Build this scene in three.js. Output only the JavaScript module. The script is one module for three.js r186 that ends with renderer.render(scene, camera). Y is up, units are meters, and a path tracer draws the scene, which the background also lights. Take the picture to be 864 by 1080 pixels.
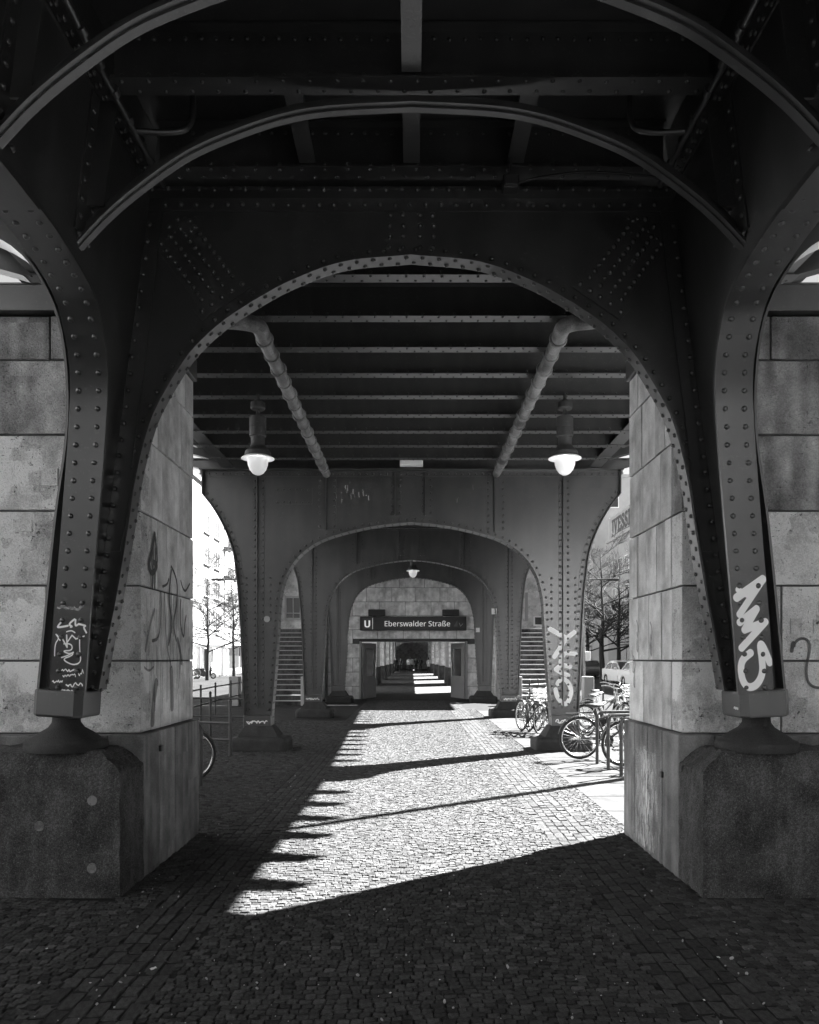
import * as THREE from 'three';
import { RoundedBoxGeometry } from 'three/addons/geometries/RoundedBoxGeometry.js';
import { mergeGeometries, toCreasedNormals } from 'three/addons/utils/BufferGeometryUtils.js';
import { MarchingCubes } from 'three/addons/objects/MarchingCubes.js';

// ---------------------------------------------------------------- camera, sky, sun, exposure
const scene = new THREE.Scene();
const EYE = 1.6;
const camera = new THREE.PerspectiveCamera(64.01, 864 / 1080, 0.05, 900);
camera.position.set(0, EYE, 0);
camera.lookAt(0, EYE, -10);
camera.setViewOffset(864, 1080, -2, -155, 864, 1080);   // a shift lens: horizon low in the frame, verticals upright

{ // neutral sky (monochrome photograph): paler towards the horizon
  const w = 64, h = 32, data = new Float32Array(w * h * 4);
  for (let j = 0; j < h; j++) for (let i = 0; i < w; i++) {
    const el = ((j + 0.5) / h - 0.5) * Math.PI;               // row 0 is straight down
    const v = el > 0 ? 0.026 + 0.085 * Math.pow(1 - Math.sin(el), 2.4) : 0.03;
    data.set([v, v, v, 1], (j * w + i) * 4);
  }
  const sky = new THREE.DataTexture(data, w, h, THREE.RGBAFormat, THREE.FloatType);
  sky.mapping = THREE.EquirectangularReflectionMapping; sky.magFilter = THREE.LinearFilter; sky.needsUpdate = true;
  scene.background = sky; scene.environment = sky;
}
const sun = new THREE.DirectionalLight(0xffffff, 5);
const SUN = new THREE.Vector3(0.936, 1, -0.755).normalize();
sun.position.copy(SUN).multiplyScalar(60).add(new THREE.Vector3(0, 0, -15));
sun.target.position.set(0, 0, -15); scene.add(sun, sun.target);
sun.castShadow = true; sun.shadow.radius = 1; sun.shadow.mapSize.set(4096, 4096);
Object.assign(sun.shadow.camera, { left: -45, right: 45, top: 45, bottom: -45, near: 1, far: 160 });

const renderer = new THREE.WebGLRenderer({ antialias: true });
renderer.toneMapping = THREE.LinearToneMapping;
renderer.toneMappingExposure = 13;
renderer.shadowMap.enabled = true;

// ---------------------------------------------------------------- helpers
let seed = 20240317;
const rnd = () => { seed |= 0; seed = seed + 0x6D2B79F5 | 0; let t = Math.imul(seed ^ seed >>> 15, 1 | seed); t = t + Math.imul(t ^ t >>> 7, 61 | t) ^ t; return ((t ^ t >>> 14) >>> 0) / 4294967296; };
const rr = (a, b) => a + (b - a) * rnd();
const V = (x, y, z) => new THREE.Vector3(x, y, z);
const used = {};
function numbered(n) { const k = used[n] ?? 0; used[n] = k + 1; return k ? `${n}_${String(k).padStart(3, '0')}` : n; }
function setup(o) { o.castShadow = true; o.receiveShadow = true; return o; }
function thing(name, label, category, group) {
  const g = new THREE.Group(); g.name = numbered(name); g.userData = { label, category };
  if (group) g.userData.group = group;
  scene.add(g); return g;
}
function part(parent, name, geo, mat, extra) {
  const m = setup(new THREE.Mesh(geo, mat)); m.name = name;
  if (extra) Object.assign(m.userData, extra);
  parent.add(m); return m;
}
function structure(name, geo, mat, label) {
  const m = part(scene, numbered(name), geo, mat, { kind: 'structure' });
  if (label) m.userData.label = label;
  return m;
}
function copyOf(o, label) { const c = o.clone(); c.name = numbered(o.name.replace(/_\d{3}$/, '')); c.userData = { ...o.userData, label }; scene.add(c); return c; }
const STUFF = { kind: 'stuff' };
const clean = g => { let q = g.index ? g.toNonIndexed() : g; for (const k of Object.keys(q.attributes)) if (!['position', 'normal', 'uv'].includes(k)) q.deleteAttribute(k); return q; };
// uv in metres from the face's main direction
function metreUV(geo, ox = 0, oy = 0) {
  const g = clean(geo), p = g.attributes.position, uv = new Float32Array(p.count * 2), a = V(), b = V(), c = V();
  for (let i = 0; i < p.count; i += 3) {
    a.fromBufferAttribute(p, i); b.fromBufferAttribute(p, i + 1); c.fromBufferAttribute(p, i + 2);
    const n = b.clone().sub(a).cross(c.clone().sub(a)), x = Math.abs(n.x), y = Math.abs(n.y), z = Math.abs(n.z);
    [a, b, c].forEach((v, k) => {
      const [s, t] = z >= x && z >= y ? [v.x, v.y] : x >= y ? [v.z, v.y] : [v.x, v.z];
      uv[(i + k) * 2] = s + ox; uv[(i + k) * 2 + 1] = t + oy;
    });
  }
  g.setAttribute('uv', new THREE.BufferAttribute(uv, 2));
  return g;
}
const join = list => metreUV(mergeGeometries(list.map(g => { const q = clean(g); if (!q.attributes.uv) q.setAttribute('uv', new THREE.BufferAttribute(new Float32Array(q.attributes.position.count * 2), 2)); return q; })));
// box between corners; depths are metres in front of the camera (z = -d)
function box(x0, x1, y0, y1, d0, d1, c = 0) {
  const w = Math.abs(x1 - x0), h = Math.abs(y1 - y0), l = Math.abs(d1 - d0);
  const g = c ? new RoundedBoxGeometry(w, h, l, 1, Math.min(c, w / 2.01, h / 2.01, l / 2.01)) : new THREE.BoxGeometry(w, h, l);
  return clean(g.translate((x0 + x1) / 2, (y0 + y1) / 2, -(d0 + d1) / 2));
}
function bar(a, b, r, seg = 8, r2 = r) {   // round bar between two points
  const d = b.clone().sub(a), g = new THREE.CylinderGeometry(r2, r, d.length(), seg, 1);
  g.applyQuaternion(new THREE.Quaternion().setFromUnitVectors(V(0, 1, 0), d.clone().normalize()));
  return clean(g.translate((a.x + b.x) / 2, (a.y + b.y) / 2, (a.z + b.z) / 2));
}
const tube = (pts, r, n = 24, seg = 8) => clean(new THREE.TubeGeometry(new THREE.CatmullRomCurve3(pts, false, 'catmullrom', 0.4), n, r, seg, false));
const smooth = (pts, n) => new THREE.CatmullRomCurve3(pts, false, 'catmullrom', 0.5).getSpacedPoints(n);
// flat bar bent along a curve: B is its width direction, w0..w1 its extent along B, th its thickness along cross(B, tangent)
function strip(pts, B, w0, w1, th) {
  const pos = [], idx = [];
  pts.forEach((p, i) => {
    const T = pts[Math.min(i + 1, pts.length - 1)].clone().sub(pts[Math.max(i - 1, 0)]).normalize();
    const N = B.clone().cross(T).normalize().multiplyScalar(th);
    for (const [w, t] of [[w0, 0], [w1, 0], [w1, 1], [w0, 1]]) { const q = p.clone().addScaledVector(B, w).addScaledVector(N, t); pos.push(q.x, q.y, q.z); }
  });
  for (let i = 0; i < pts.length - 1; i++) for (let k = 0; k < 4; k++) {
    const a = i * 4 + k, b = i * 4 + (k + 1) % 4, c = a + 4, d = b + 4; idx.push(a, b, c, b, d, c);
  }
  const e = (pts.length - 1) * 4; idx.push(0, 2, 1, 0, 3, 2, e, e + 1, e + 2, e, e + 2, e + 3);
  const g = new THREE.BufferGeometry(); g.setAttribute('position', new THREE.Float32BufferAttribute(pos, 3)); g.setIndex(idx);
  return clean(toCreasedNormals(g, 0.5));
}
// plate in an upright plane facing the camera: outline [x, y], front at depth d, thickness th backwards
function plate(outline, d, th, holes = []) {
  const s = new THREE.Shape(outline.map(([x, y]) => new THREE.Vector2(x, y)));
  for (const h of holes) s.holes.push(new THREE.Path(h.map(([x, y]) => new THREE.Vector2(x, y))));
  return clean(new THREE.ExtrudeGeometry(s, { depth: th, bevelEnabled: false, steps: 1 }).translate(0, 0, -d - th));
}
// band of plate that follows a curve of [x, y], between two offsets to its left
function band(c, o0, o1, d, th) {
  const off = o => c.map((p, i) => { const a = c[Math.max(i - 1, 0)], b = c[Math.min(i + 1, c.length - 1)], l = Math.hypot(b[0] - a[0], b[1] - a[1]) || 1; return [p[0] - (b[1] - a[1]) / l * o, p[1] + (b[0] - a[0]) / l * o]; });
  return plate([...off(o0), ...off(o1).reverse()], d, th);
}
const along = (c, step, o = 0, start = 0) => {   // points every `step` metres along [x, y], offset to the left by o
  const out = []; let left = start;
  for (let i = 0; i < c.length - 1; i++) {
    const [x0, y0] = c[i], [x1, y1] = c[i + 1], l = Math.hypot(x1 - x0, y1 - y0); let t = left;
    for (; t < l; t += step) out.push([x0 + (x1 - x0) * t / l - (y1 - y0) / l * o, y0 + (y1 - y0) * t / l + (x1 - x0) / l * o, -(y1 - y0) / l, (x1 - x0) / l]);
    left = t - l;
  }
  return out;
};
const flip = c => c.map(([x, y]) => [-x, y]).reverse();
const curve2 = (pts, n = 40) => smooth(pts.map(([x, y]) => V(x, y, 0)), n).map(v => [v.x, v.y]);
// rivets: [position, outward direction]
const domeNear = clean(new THREE.SphereGeometry(1, 8, 3, 0, Math.PI * 2, 0, Math.PI / 2).scale(1, 0.9, 1));
const domeFar = clean(new THREE.ConeGeometry(1, 0.8, 5, 1, true).translate(0, 0.4, 0));
function rivets(list, r, near = true) {
  return metreUV(mergeGeometries(list.map(([p, n]) => (near ? domeNear : domeFar).clone().scale(r * rr(0.88, 1.1), r * rr(0.7, 1.1), r * rr(0.88, 1.1)).applyQuaternion(new THREE.Quaternion().setFromUnitVectors(V(0, 1, 0), n.clone().normalize())).translate(p.x + (n.x ? 0 : rr(-0.003, 0.003)), p.y + (n.y ? 0 : rr(-0.003, 0.003)), p.z + (n.z ? 0 : rr(-0.003, 0.003))))));
}
const FRONT = V(0, 0, 1), DOWN = V(0, -1, 0);

// ---------------------------------------------------------------- textures
function noiseGrid(n, cells, sd) {        // tileable value noise
  const g = new Float32Array(cells * cells); let s = sd * 7919 + 13;
  for (let i = 0; i < g.length; i++) { s = (s * 1103515245 + 12345) & 0x7fffffff; g[i] = ((s >> 8) & 0xffff) / 65535; }
  const o = new Float32Array(n * n);
  for (let y = 0; y < n; y++) for (let x = 0; x < n; x++) {
    const fx = x / n * cells, fy = y / n * cells, ix = Math.floor(fx), iy = Math.floor(fy), u = fx - ix, v = fy - iy, su = u * u * (3 - 2 * u), sv = v * v * (3 - 2 * v);
    const a = g[iy % cells * cells + ix % cells], b = g[iy % cells * cells + (ix + 1) % cells], c = g[(iy + 1) % cells * cells + ix % cells], d = g[(iy + 1) % cells * cells + (ix + 1) % cells];
    o[y * n + x] = (a + (b - a) * su) * (1 - sv) + (c + (d - c) * su) * sv;
  }
  return o;
}
function fbm(n, cells, oct, sd) { const o = new Float32Array(n * n); let amp = 1, tot = 0; for (let k = 0; k < oct; k++) { const g = noiseGrid(n, cells << k, sd + k); for (let i = 0; i < o.length; i++) o[i] += g[i] * amp; tot += amp; amp *= 0.55; } for (let i = 0; i < o.length; i++) o[i] /= tot; return o; }
function tex(n, metres, f, srgb = true) {
  const d = new Uint8Array(n * n * 4);
  for (let i = 0; i < n * n; i++) { const v = Math.max(0, Math.min(255, f(i, i % n, i / n | 0) * 255)); d[i * 4] = d[i * 4 + 1] = d[i * 4 + 2] = v; d[i * 4 + 3] = 255; }
  const t = new THREE.DataTexture(d, n, n, THREE.RGBAFormat); t.wrapS = t.wrapT = THREE.RepeatWrapping; t.magFilter = THREE.LinearFilter; t.minFilter = THREE.LinearMipmapLinearFilter; t.generateMipmaps = true;
  if (srgb) t.colorSpace = THREE.SRGBColorSpace;
  t.repeat.set(1 / metres, 1 / metres); t.needsUpdate = true; return t;
}
const N = 1024, big = fbm(N, 4, 5, 1), mid = fbm(N, 16, 4, 7), fine = fbm(N, 256, 2, 15), fine2 = fbm(N, 128, 2, 29), blotch = fbm(N, 6, 4, 41);
// vertical weather streaks: noise stretched upwards
const streakA = noiseGrid(N, 32, 51), streak = new Float32Array(N * N);
{ const v = noiseGrid(N, 8, 60); for (let y = 0; y < N; y++) for (let x = 0; x < N; x++) streak[y * N + x] = streakA[((y >> 3) % N) * N + x] * 0.5 + v[y * N + x] * 0.5; }
const pit = i => (fine2[i] > 0.80 && mid[i] > 0.5 ? 1 : 0);
const stoneMap = tex(N, 1.7, i => 0.78 + 0.34 * big[i] + 0.22 * (mid[i] - 0.5) + 0.24 * (fine[i] - 0.5) - 0.34 * pit(i) - 0.22 * Math.max(0, blotch[i] - 0.56) * 3 - (blotch[i] > 0.60 && mid[i] > 0.52 ? 0.10 : 0));
const stoneBump = tex(N, 1.7, i => 0.55 + 0.5 * (fine[i] - 0.5) + 0.35 * (mid[i] - 0.5) - 0.45 * pit(i), false);
const streakMap = tex(N, 1.6, i => 0.77 + 0.26 * big[i] + 0.16 * (streak[i] - 0.5) + 0.2 * (mid[i] - 0.5) + 0.14 * (fine[i] - 0.5) - 0.18 * Math.max(0, blotch[i] - 0.55) * 3);
const sootMap = tex(N, 2.1, i => 0.66 + 0.55 * (blotch[i] - 0.5) + 0.5 * (streak[i] - 0.5) + 0.2 * (fine[i] - 0.5) + 0.25 * (mid[i] - 0.5) - 0.2 * pit(i));
const plinthMap = tex(N, 1.6, i => 0.74 + 0.42 * (streak[i] - 0.5) + 0.34 * (blotch[i] - 0.5) + 0.2 * (fine[i] - 0.5) + 0.2 * (mid[i] - 0.5));
const grit = tex(N, 1.1, i => 0.80 + 0.36 * (big[i] - 0.5) + 0.34 * (fine[i] - 0.5) + 0.22 * (mid[i] - 0.5));
const speckle = tex(N, 1.1, i => 0.66 + 0.6 * (fine[i] - 0.5) + 0.5 * (big[i] - 0.5) + 0.4 * (blotch[i] - 0.5) + 0.3 * (streak[i] - 0.5) + 0.3 * (fine2[i] - 0.5) + (fine2[i] > 0.82 ? 0.28 : 0));
const gritBump = tex(N, 1.1, i => 0.5 + 0.8 * (fine[i] - 0.5) + 0.35 * (mid[i] - 0.5), false);
const paintMap = tex(N, 2.3, i => 0.80 + 0.16 * (blotch[i] - 0.4) + 0.14 * (mid[i] - 0.5) + 0.12 * (streak[i] - 0.5) + (fine2[i] > 0.77 && blotch[i] > 0.52 ? 0.3 : 0) + 0.16 * (streak[i] - 0.5));
const paintRough = tex(N, 2.3, i => 0.33 + 0.06 * (big[i] - 0.5), false);
const paintBump = tex(N, 2.3, i => 0.5 + 0.5 * (mid[i] - 0.5) + 0.3 * (fine[i] - 0.5), false);
const plasterMap = tex(N, 6, i => 0.90 + 0.10 * (big[i] - 0.5) + 0.06 * (mid[i] - 0.5));
const asphaltMap = tex(N, 3.1, i => 0.6 + 0.4 * (big[i] - 0.5) + 0.3 * (fine[i] - 0.5) + 0.2 * (mid[i] - 0.5));

const grey = v => new THREE.Color().setRGB(v, v, v);
const mat = (v, o = {}) => new THREE.MeshStandardMaterial({ color: grey(v), roughness: 0.8, metalness: 0, ...o });
const steel = (v, ior = 1.6, r = 1) => new THREE.MeshPhysicalMaterial({ color: grey(v), ior, map: paintMap, roughness: r, roughnessMap: paintRough, bumpMap: paintBump, bumpScale: 0.0008 });
const matt = (v, o = {}) => new THREE.MeshPhysicalMaterial({ color: grey(v), roughness: 1, specularIntensity: 0.3, ...o });
const M = {
  steel: steel(0.058, 1.8), rail: mat(0.03, { roughness: 0.45 }),
  stones: [0.66, 0.72, 0.78, 0.82].map(v => mat(v, { map: stoneMap, bumpMap: stoneBump, bumpScale: 0.010, roughness: 0.95 })),
  slabs: [0.72, 0.80, 0.86, 0.98].map(v => mat(v, { map: streakMap, bumpMap: stoneBump, bumpScale: 0.003, roughness: 0.9 })),
  sooty: [0.52, 0.60, 0.68].map(v => mat(v, { map: sootMap, bumpMap: stoneBump, bumpScale: 0.010, roughness: 0.95 })),
  plinth: [0.26, 0.31, 0.36].map(v => mat(v, { map: plinthMap, bumpMap: stoneBump, bumpScale: 0.004, roughness: 0.9 })),
  mortar: mat(0.10, { roughness: 1, bumpMap: gritBump, bumpScale: 0.004 }),
  concrete: mat(0.125, { map: speckle, bumpMap: gritBump, bumpScale: 0.006, roughness: 0.95 }),
  plug: mat(0.2, { map: stoneMap, roughness: 0.9 }),
  foot: mat(0.05, { map: grit, bumpMap: gritBump, bumpScale: 0.005, roughness: 0.8 }),
  asphalt: matt(0.08, { map: asphaltMap, bumpMap: gritBump, bumpScale: 0.005 }),
  pave: matt(0.13, { map: grit }),
  joint: matt(0.035, { map: grit }),
  cobble: matt(0.225, { map: grit, bumpMap: gritBump, bumpScale: 0.002 }),
  slab: matt(0.085, { map: grit, bumpMap: gritBump, bumpScale: 0.002 }),
  pipe: mat(0.36, { map: sootMap, roughness: 0.55, bumpMap: stoneBump, bumpScale: 0.004 }),
  black: mat(0.025, { roughness: 0.5 }), rubber: mat(0.02, { roughness: 0.85 }),
  chrome: mat(0.6, { metalness: 1, roughness: 0.25 }), white: mat(0.8, { roughness: 0.5 }), house: mat(0.22, { map: plasterMap, roughness: 0.95 }), plaster: mat(0.42, { map: plasterMap, roughness: 0.95 }),
  bark: mat(0.02, { roughness: 0.95 }), barkPale: mat(0.16, { roughness: 0.95 }), glass: mat(0.03, { roughness: 0.08, metalness: 0 }),
};

// ---------------------------------------------------------------- setting: ground, roads
const ground = structure('ground', metreUV(new THREE.PlaneGeometry(600, 600).rotateX(-Math.PI / 2).translate(0, 0, -150)), M.asphalt);
structure('footway', metreUV(box(-4.9, 4.9, -0.2, 0.011, -9, 32.2)), M.joint);
structure('passage_floor', metreUV(box(-3.3, 3.3, -0.2, 0.016, 32.2, 130)), M.pave);
structure('pavement', metreUV(box(-24, -17.5, -0.2, 0.12, 18, 130)), M.pave, 'pale sunlit pavement across the street');
structure('pavement', metreUV(box(17.5, 27, -0.2, 0.12, 18, 130)), M.pave, 'pavement in front of the far shops');
for (const s of [-1, 1]) structure('kerb', metreUV(s < 0 ? box(-17.5, -17.35, -0.2, 0.125, 18, 130) : box(17.35, 17.5, -0.2, 0.125, 18, 130)), M.slab);

{ // small stone paving: two irregular stone shapes, copied
  const walk = scene.getObjectByName('footway');
  const shape = sd => {
    const g = new RoundedBoxGeometry(1, 1, 1, 1, 0.13), p = g.attributes.position; let s = sd;
    const h = (x, y, z) => { const v = Math.sin(x * 12.9 + y * 78.2 + z * 37.7 + sd * 5.1) * 43758.5; return v - Math.floor(v) - 0.5; };
    for (let i = 0; i < p.count; i++) { const x = p.getX(i), y = p.getY(i), z = p.getZ(i), q = v => Math.round(v * 4) / 4; p.setXYZ(i, x + 0.13 * h(q(x), q(y), q(z)), y + 0.10 * h(q(z), q(x), q(y)), z + 0.13 * h(q(y), q(z), q(x))); }
    return metreUV(toCreasedNormals(g.toNonIndexed(), 0.5));
  };
  const shapes = [shape(1), shape(2), shape(3)], spots = [[], [], []];
  const add = (x, d, w, l, tone, turn, h) => spots[rnd() * 3 | 0].push([x, d, w, l, tone, turn, h]);
  const mosaic = (x0, x1, d0, d1, p) => {
    let row = 0;
    for (let d = d0; d < d1; d += p * 0.96, row++) {
      let x = x0 - rr(0, p);
      while (x < x1) {
        const w = p * rr(0.72, 1.28), wave = 0.05 * Math.sin(x * 2.1 + d * 0.35) + 0.022 * Math.sin(x * 5.3 - d * 1.7);
        if (x > x0 - 0.03 && x + w < x1 + 0.03) add(x + w / 2, d + wave, w * 0.94, p * rr(0.82, 0.97), rr(0.34, 0.62) * (rnd() < 0.07 ? 1.35 : 1) * (rnd() < 0.12 ? 0.6 : 1), rr(-0.2, 0.2), rr(-0.004, 0.004));
        x += w;
      }
    }
  };
  const setts = (x0, x1, d0, d1) => {
    const n = 6, w = (x1 - x0) / n;
    for (let k = 0; k < n; k++) for (let d = d0 + rr(0, 0.1); d < d1;) { const l = rr(0.12, 0.19); add(x0 + w * (k + 0.5) + rr(-0.004, 0.004), d + l / 2, w * 0.90, l * 0.94, rr(0.30, 0.52), rr(-0.05, 0.05), rr(-0.004, 0.003)); d += l; }
  };
  mosaic(-1.2, 1.2, 2.9, 31.8, 0.054);
  setts(-1.70, -1.20, 2.9, 31.8); setts(1.20, 1.70, 2.9, 31.8);
  mosaic(-3.7, -1.695, 2.9, 5.40, 0.056); mosaic(1.695, 3.7, 2.9, 5.40, 0.056);
  mosaic(-1.95, -1.695, 5.36, 7.55, 0.056); mosaic(1.695, 1.95, 5.36, 7.55, 0.056);
  mosaic(-4.6, -1.695, 7.5, 21, 0.056); mosaic(1.695, 2.01, 7.5, 26, 0.056);
  const O = new THREE.Object3D(), col = new THREE.Color();
  const place = (o, [x, d, w, l, tone, turn, h]) => { o.position.set(x, h - 0.012, -d); o.rotation.set(rr(-0.05, 0.05), turn, rr(-0.05, 0.05)); o.scale.set(w, 0.06, l); };
  // the stones nearest the camera are single pieces, the rest one mass
  const all = spots.flatMap((l, k) => l.map(s => [s, k])).filter(([s]) => s[1] > 3.58 && Math.abs(s[0]) < s[1] * 0.49).sort((a, b) => a[0][1] - b[0][1]).slice(0, 295);
  const single = new Set(all.map(([s]) => s)), tones = [0.3, 0.4, 0.5, 0.6].map(v => { const m = M.cobble.clone(); m.color = grey(v * 0.225); return m; });
  for (const [s, k] of all) { const m = part(walk, 'cobble', shapes[k], tones[Math.max(0, Math.min(3, Math.round((s[4] - 0.3) * 10)))]); place(m, s); }
  spots.forEach((list, k) => {
    const rest = list.filter(s => !single.has(s)), im = setup(new THREE.InstancedMesh(shapes[k], M.cobble, rest.length));
    im.name = 'small_paving_stones'; im.userData = { ...STUFF };
    rest.forEach((s, i) => { place(O, s); O.updateMatrix(); im.setMatrixAt(i, O.matrix); col.setRGB(s[4], s[4], s[4]); im.setColorAt(i, col); });
    walk.add(im);
  });
  // large granite slabs under the bicycle stands
  for (let d = 7.62, r = 0; d < 25; d += 0.92, r++) for (let x = 2.02; x < 4.8; x += 0.92) {
    const m = part(walk, 'paving_slab', metreUV(box(x, Math.min(x + 0.90, 4.86), -0.05, rr(0.016, 0.021), d, d + 0.90, 0.006), rr(0, 9), rr(0, 9)), M.slab);
    m.material = M.slab;
  }
}

// ---------------------------------------------------------------- stone piers
const courses = [1.05, 1.586, 2.14, 2.69, 3.25, 3.80, 4.13];
function stonePier(s, label) {
  const t = thing('stone_pier', label, 'pier', 'near stone piers');
  const X = (a, b) => s > 0 ? [a, b] : [-b, -a];
  const put = (name, x0, x1, y0, y1, d0, d1, m, c = 0.008, extra) => part(t, name, metreUV(box(...X(x0, x1), y0, y1, d0, d1, c), rr(0, 20), rr(0, 20)), m, extra);
  part(t, 'pier_core', metreUV(join([box(...X(2.012, 5.18), 1.0, 4.12, 6.052, 7.45), box(...X(1.957, 5.18), 0, 1.03, 5.955, 7.45)])), M.mortar);
  const first = s > 0 ? [2.725, 2.725, 3.42, 3.30, 3.55, 2.645] : [3.5, 2.687, 3.42, 3.35, 3.5, 2.66];
  const side = [[6.5, 6.78, 7.02], [6.52, 6.86, 7.16], [6.42, 6.66, 6.96, 7.2], [6.55, 7.05], [6.44, 6.7, 7.08], [6.6, 6.9, 7.2]];
  for (let r = 0; r < 6; r++) {
    const y0 = courses[r] + 0.007, y1 = courses[r + 1] - 0.007;
    let x = 1.99; const cuts = [first[r]]; while (cuts.at(-1) < 5.2) cuts.push(cuts.at(-1) + rr(0.85, 1.2)); cuts[cuts.length - 1] = 5.2;
    for (const c of cuts) { put('stone_block', x, c - 0.006, y0, y1, 6.03 + rr(-0.004, 0.004), 6.26, r > (s > 0 ? 3 : 3) ? M.sooty[r === 5 ? 0 : 1 + (rnd() * 2 | 0)] : s > 0 && r === 3 ? M.sooty[2] : M.stones[rnd() * 3 | 0]); x = c + 0.006; }
    let d = 6.272; for (const c of [...side[r], 7.47]) { put('stone_slab', 1.99 + rr(-0.005, 0.004), 2.22, y0, y1, d, c - (c < 7.4 ? 0.005 : 0), M.slabs[r === 4 && d < 6.3 ? 3 : rnd() * 3 | 0], 0.005); d = c + 0.005; }
    for (let k = 0, xx = 2.232; k < 3; k++, xx += 0.98) put('stone_block', xx, xx + 0.97, y0, y1, 7.24, 7.47, M.stones[rnd() * 3 | 0]);
  }
  let d = 5.93; for (const c of [6.32, 6.72, 7.12, 7.47]) { put('plinth_slab', 1.935 + rr(-0.003, 0.003), 2.2, -0.02, 1.05, d, c - (c < 7.4 ? 0.006 : 0), M.plinth[rnd() * 3 | 0], 0.012); d = c + 0.004; }
  put('plinth_slab', 2.206, 5.2, -0.02, 1.046, 5.932, 6.2, M.plinth[0], 0.012); put('plinth_slab', 2.206, 5.2, -0.02, 1.046, 7.2, 7.468, M.plinth[1], 0.012);
  put('coping', 1.96, 5.25, 4.134, 4.33, 5.96, 7.5, M.steel, 0.01);
  // concrete pedestal under the steel column, bevelled along its upper edges
  const q = [[1.937, 0, 5.44], [3.5, 0, 5.44], [3.5, 0, 5.926], [1.937, 0, 5.926], [1.937, 0.845, 5.44], [3.5, 0.845, 5.44], [3.5, 0.845, 5.926], [1.937, 0.845, 5.926], [2.09, 0.975, 5.53], [3.5, 0.975, 5.53], [3.5, 0.975, 5.926], [2.09, 0.975, 5.926]];
  const f = [[0, 1, 5, 4], [3, 0, 4, 7], [1, 2, 6, 5], [4, 5, 9, 8], [7, 4, 8, 11], [8, 9, 10, 11], [5, 6, 10, 9]], pos = [];
  // subdivided and slightly uneven so that the arrises are not ruler-straight
  const wob = (x, y, dd) => 0.008 * Math.sin(x * 23 + y * 17 + dd * 11) + 0.007 * Math.sin(x * 51 - y * 37 + dd * 43) + 0.005 * Math.sin(x * 97 + y * 83 - dd * 71);
  for (const [a, b, c, e] of f) { const n = 14, P = (u, v) => { const L = k => q[a][k] * (1 - u) * (1 - v) + q[b][k] * u * (1 - v) + q[c][k] * u * v + q[e][k] * (1 - u) * v; const x = L(0), y = L(1), dd = L(2), w = y > 0.02 ? wob(x, y, dd) : 0; return [s * (x + w * 0.6), y + (y > 0.5 ? w : 0), -(dd + w * 0.6)]; };
    for (let i = 0; i < n; i++) for (let j = 0; j < n; j++) { const A = P(i / n, j / n), B = P((i + 1) / n, j / n), C = P((i + 1) / n, (j + 1) / n), D = P(i / n, (j + 1) / n); s > 0 ? pos.push(...A, ...B, ...C, ...A, ...C, ...D) : pos.push(...A, ...C, ...B, ...A, ...D, ...C); } }
  const g = new THREE.BufferGeometry(); g.setAttribute('position', new THREE.Float32BufferAttribute(pos, 3)); g.computeVertexNormals();
  part(t, 'pedestal', metreUV(toCreasedNormals(g, 0.6), s * 3.3, 0), M.concrete);
  put('cable_outlet', s > 0 ? 1.915 : 1.915, 1.94, s > 0 ? 0.69 : 0.89, s > 0 ? 0.735 : 0.935, 6.28, 6.33, M.black, 0.004);
  if (s < 0) for (const [x, y] of [[2.118, 0.66], [2.47, 0.49], [2.12, 0.21]]) part(t, 'plug', metreUV(new THREE.CylinderGeometry(0.032, 0.034, 0.012, 18).rotateX(Math.PI / 2).translate(-x, y, -5.438)), M.plug);
  // square repairs let into the face
  for (const [x, y, w, h] of s < 0 ? [[2.66, 2.94, 0.12, 0.13], [2.86, 2.58, 0.14, 0.09], [2.55, 2.66, 0.05, 0.13]] : [[2.83, 1.84, 0.085, 0.12], [2.9, 1.36, 0.13, 0.09], [3.0, 1.84, 0.09, 0.1]]) put('repair_patch', x - w / 2, x + w / 2, y - h / 2, y + h / 2, 6.021, 6.05, M.stones[s < 0 ? 0 : 1], 0.003);
  return t;
}
const pierL = stonePier(-1, 'left stone pier with dark scrawled graffiti on its inner face');
const pierR = stonePier(1, 'right stone pier with a pale whitewash streak on its plinth');

// ---------------------------------------------------------------- steel: near portal, longitudinal arched girders, ribs
const lean = y => 1.84 + 0.13 * (4.8 - y);
const archIn = curve2([[-2.156, 1.389], [-2.104, 1.681], [-2.026, 2.077], [-1.948, 2.554], [-1.919, 2.758], [-1.88, 2.953], [-1.841, 3.11], [-1.782, 3.286], [-1.685, 3.471], [-1.567, 3.647], [-1.47, 3.764], [-1.294, 3.921], [-1.058, 4.074], [-0.812, 4.204], [-0.461, 4.327], [0, 4.373]].map(([x, y]) => [x * 1.0062, 1.6 + (y - 1.6) * 1.0062 + (y > 3.5 ? 0.012 : 0)]), 60);
const archFull = [...archIn, ...flip(archIn).slice(1)];
const archOut = curve2([[-2.56, 1.389], [-2.45, 2.5], [-2.37, 3.1], [-2.36, 3.5], [-2.41, 3.9], [-2.53, 4.2], [-2.70, 4.42], [-2.95, 4.56], [-3.3, 4.64], [-3.63, 4.66]], 40);
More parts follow.
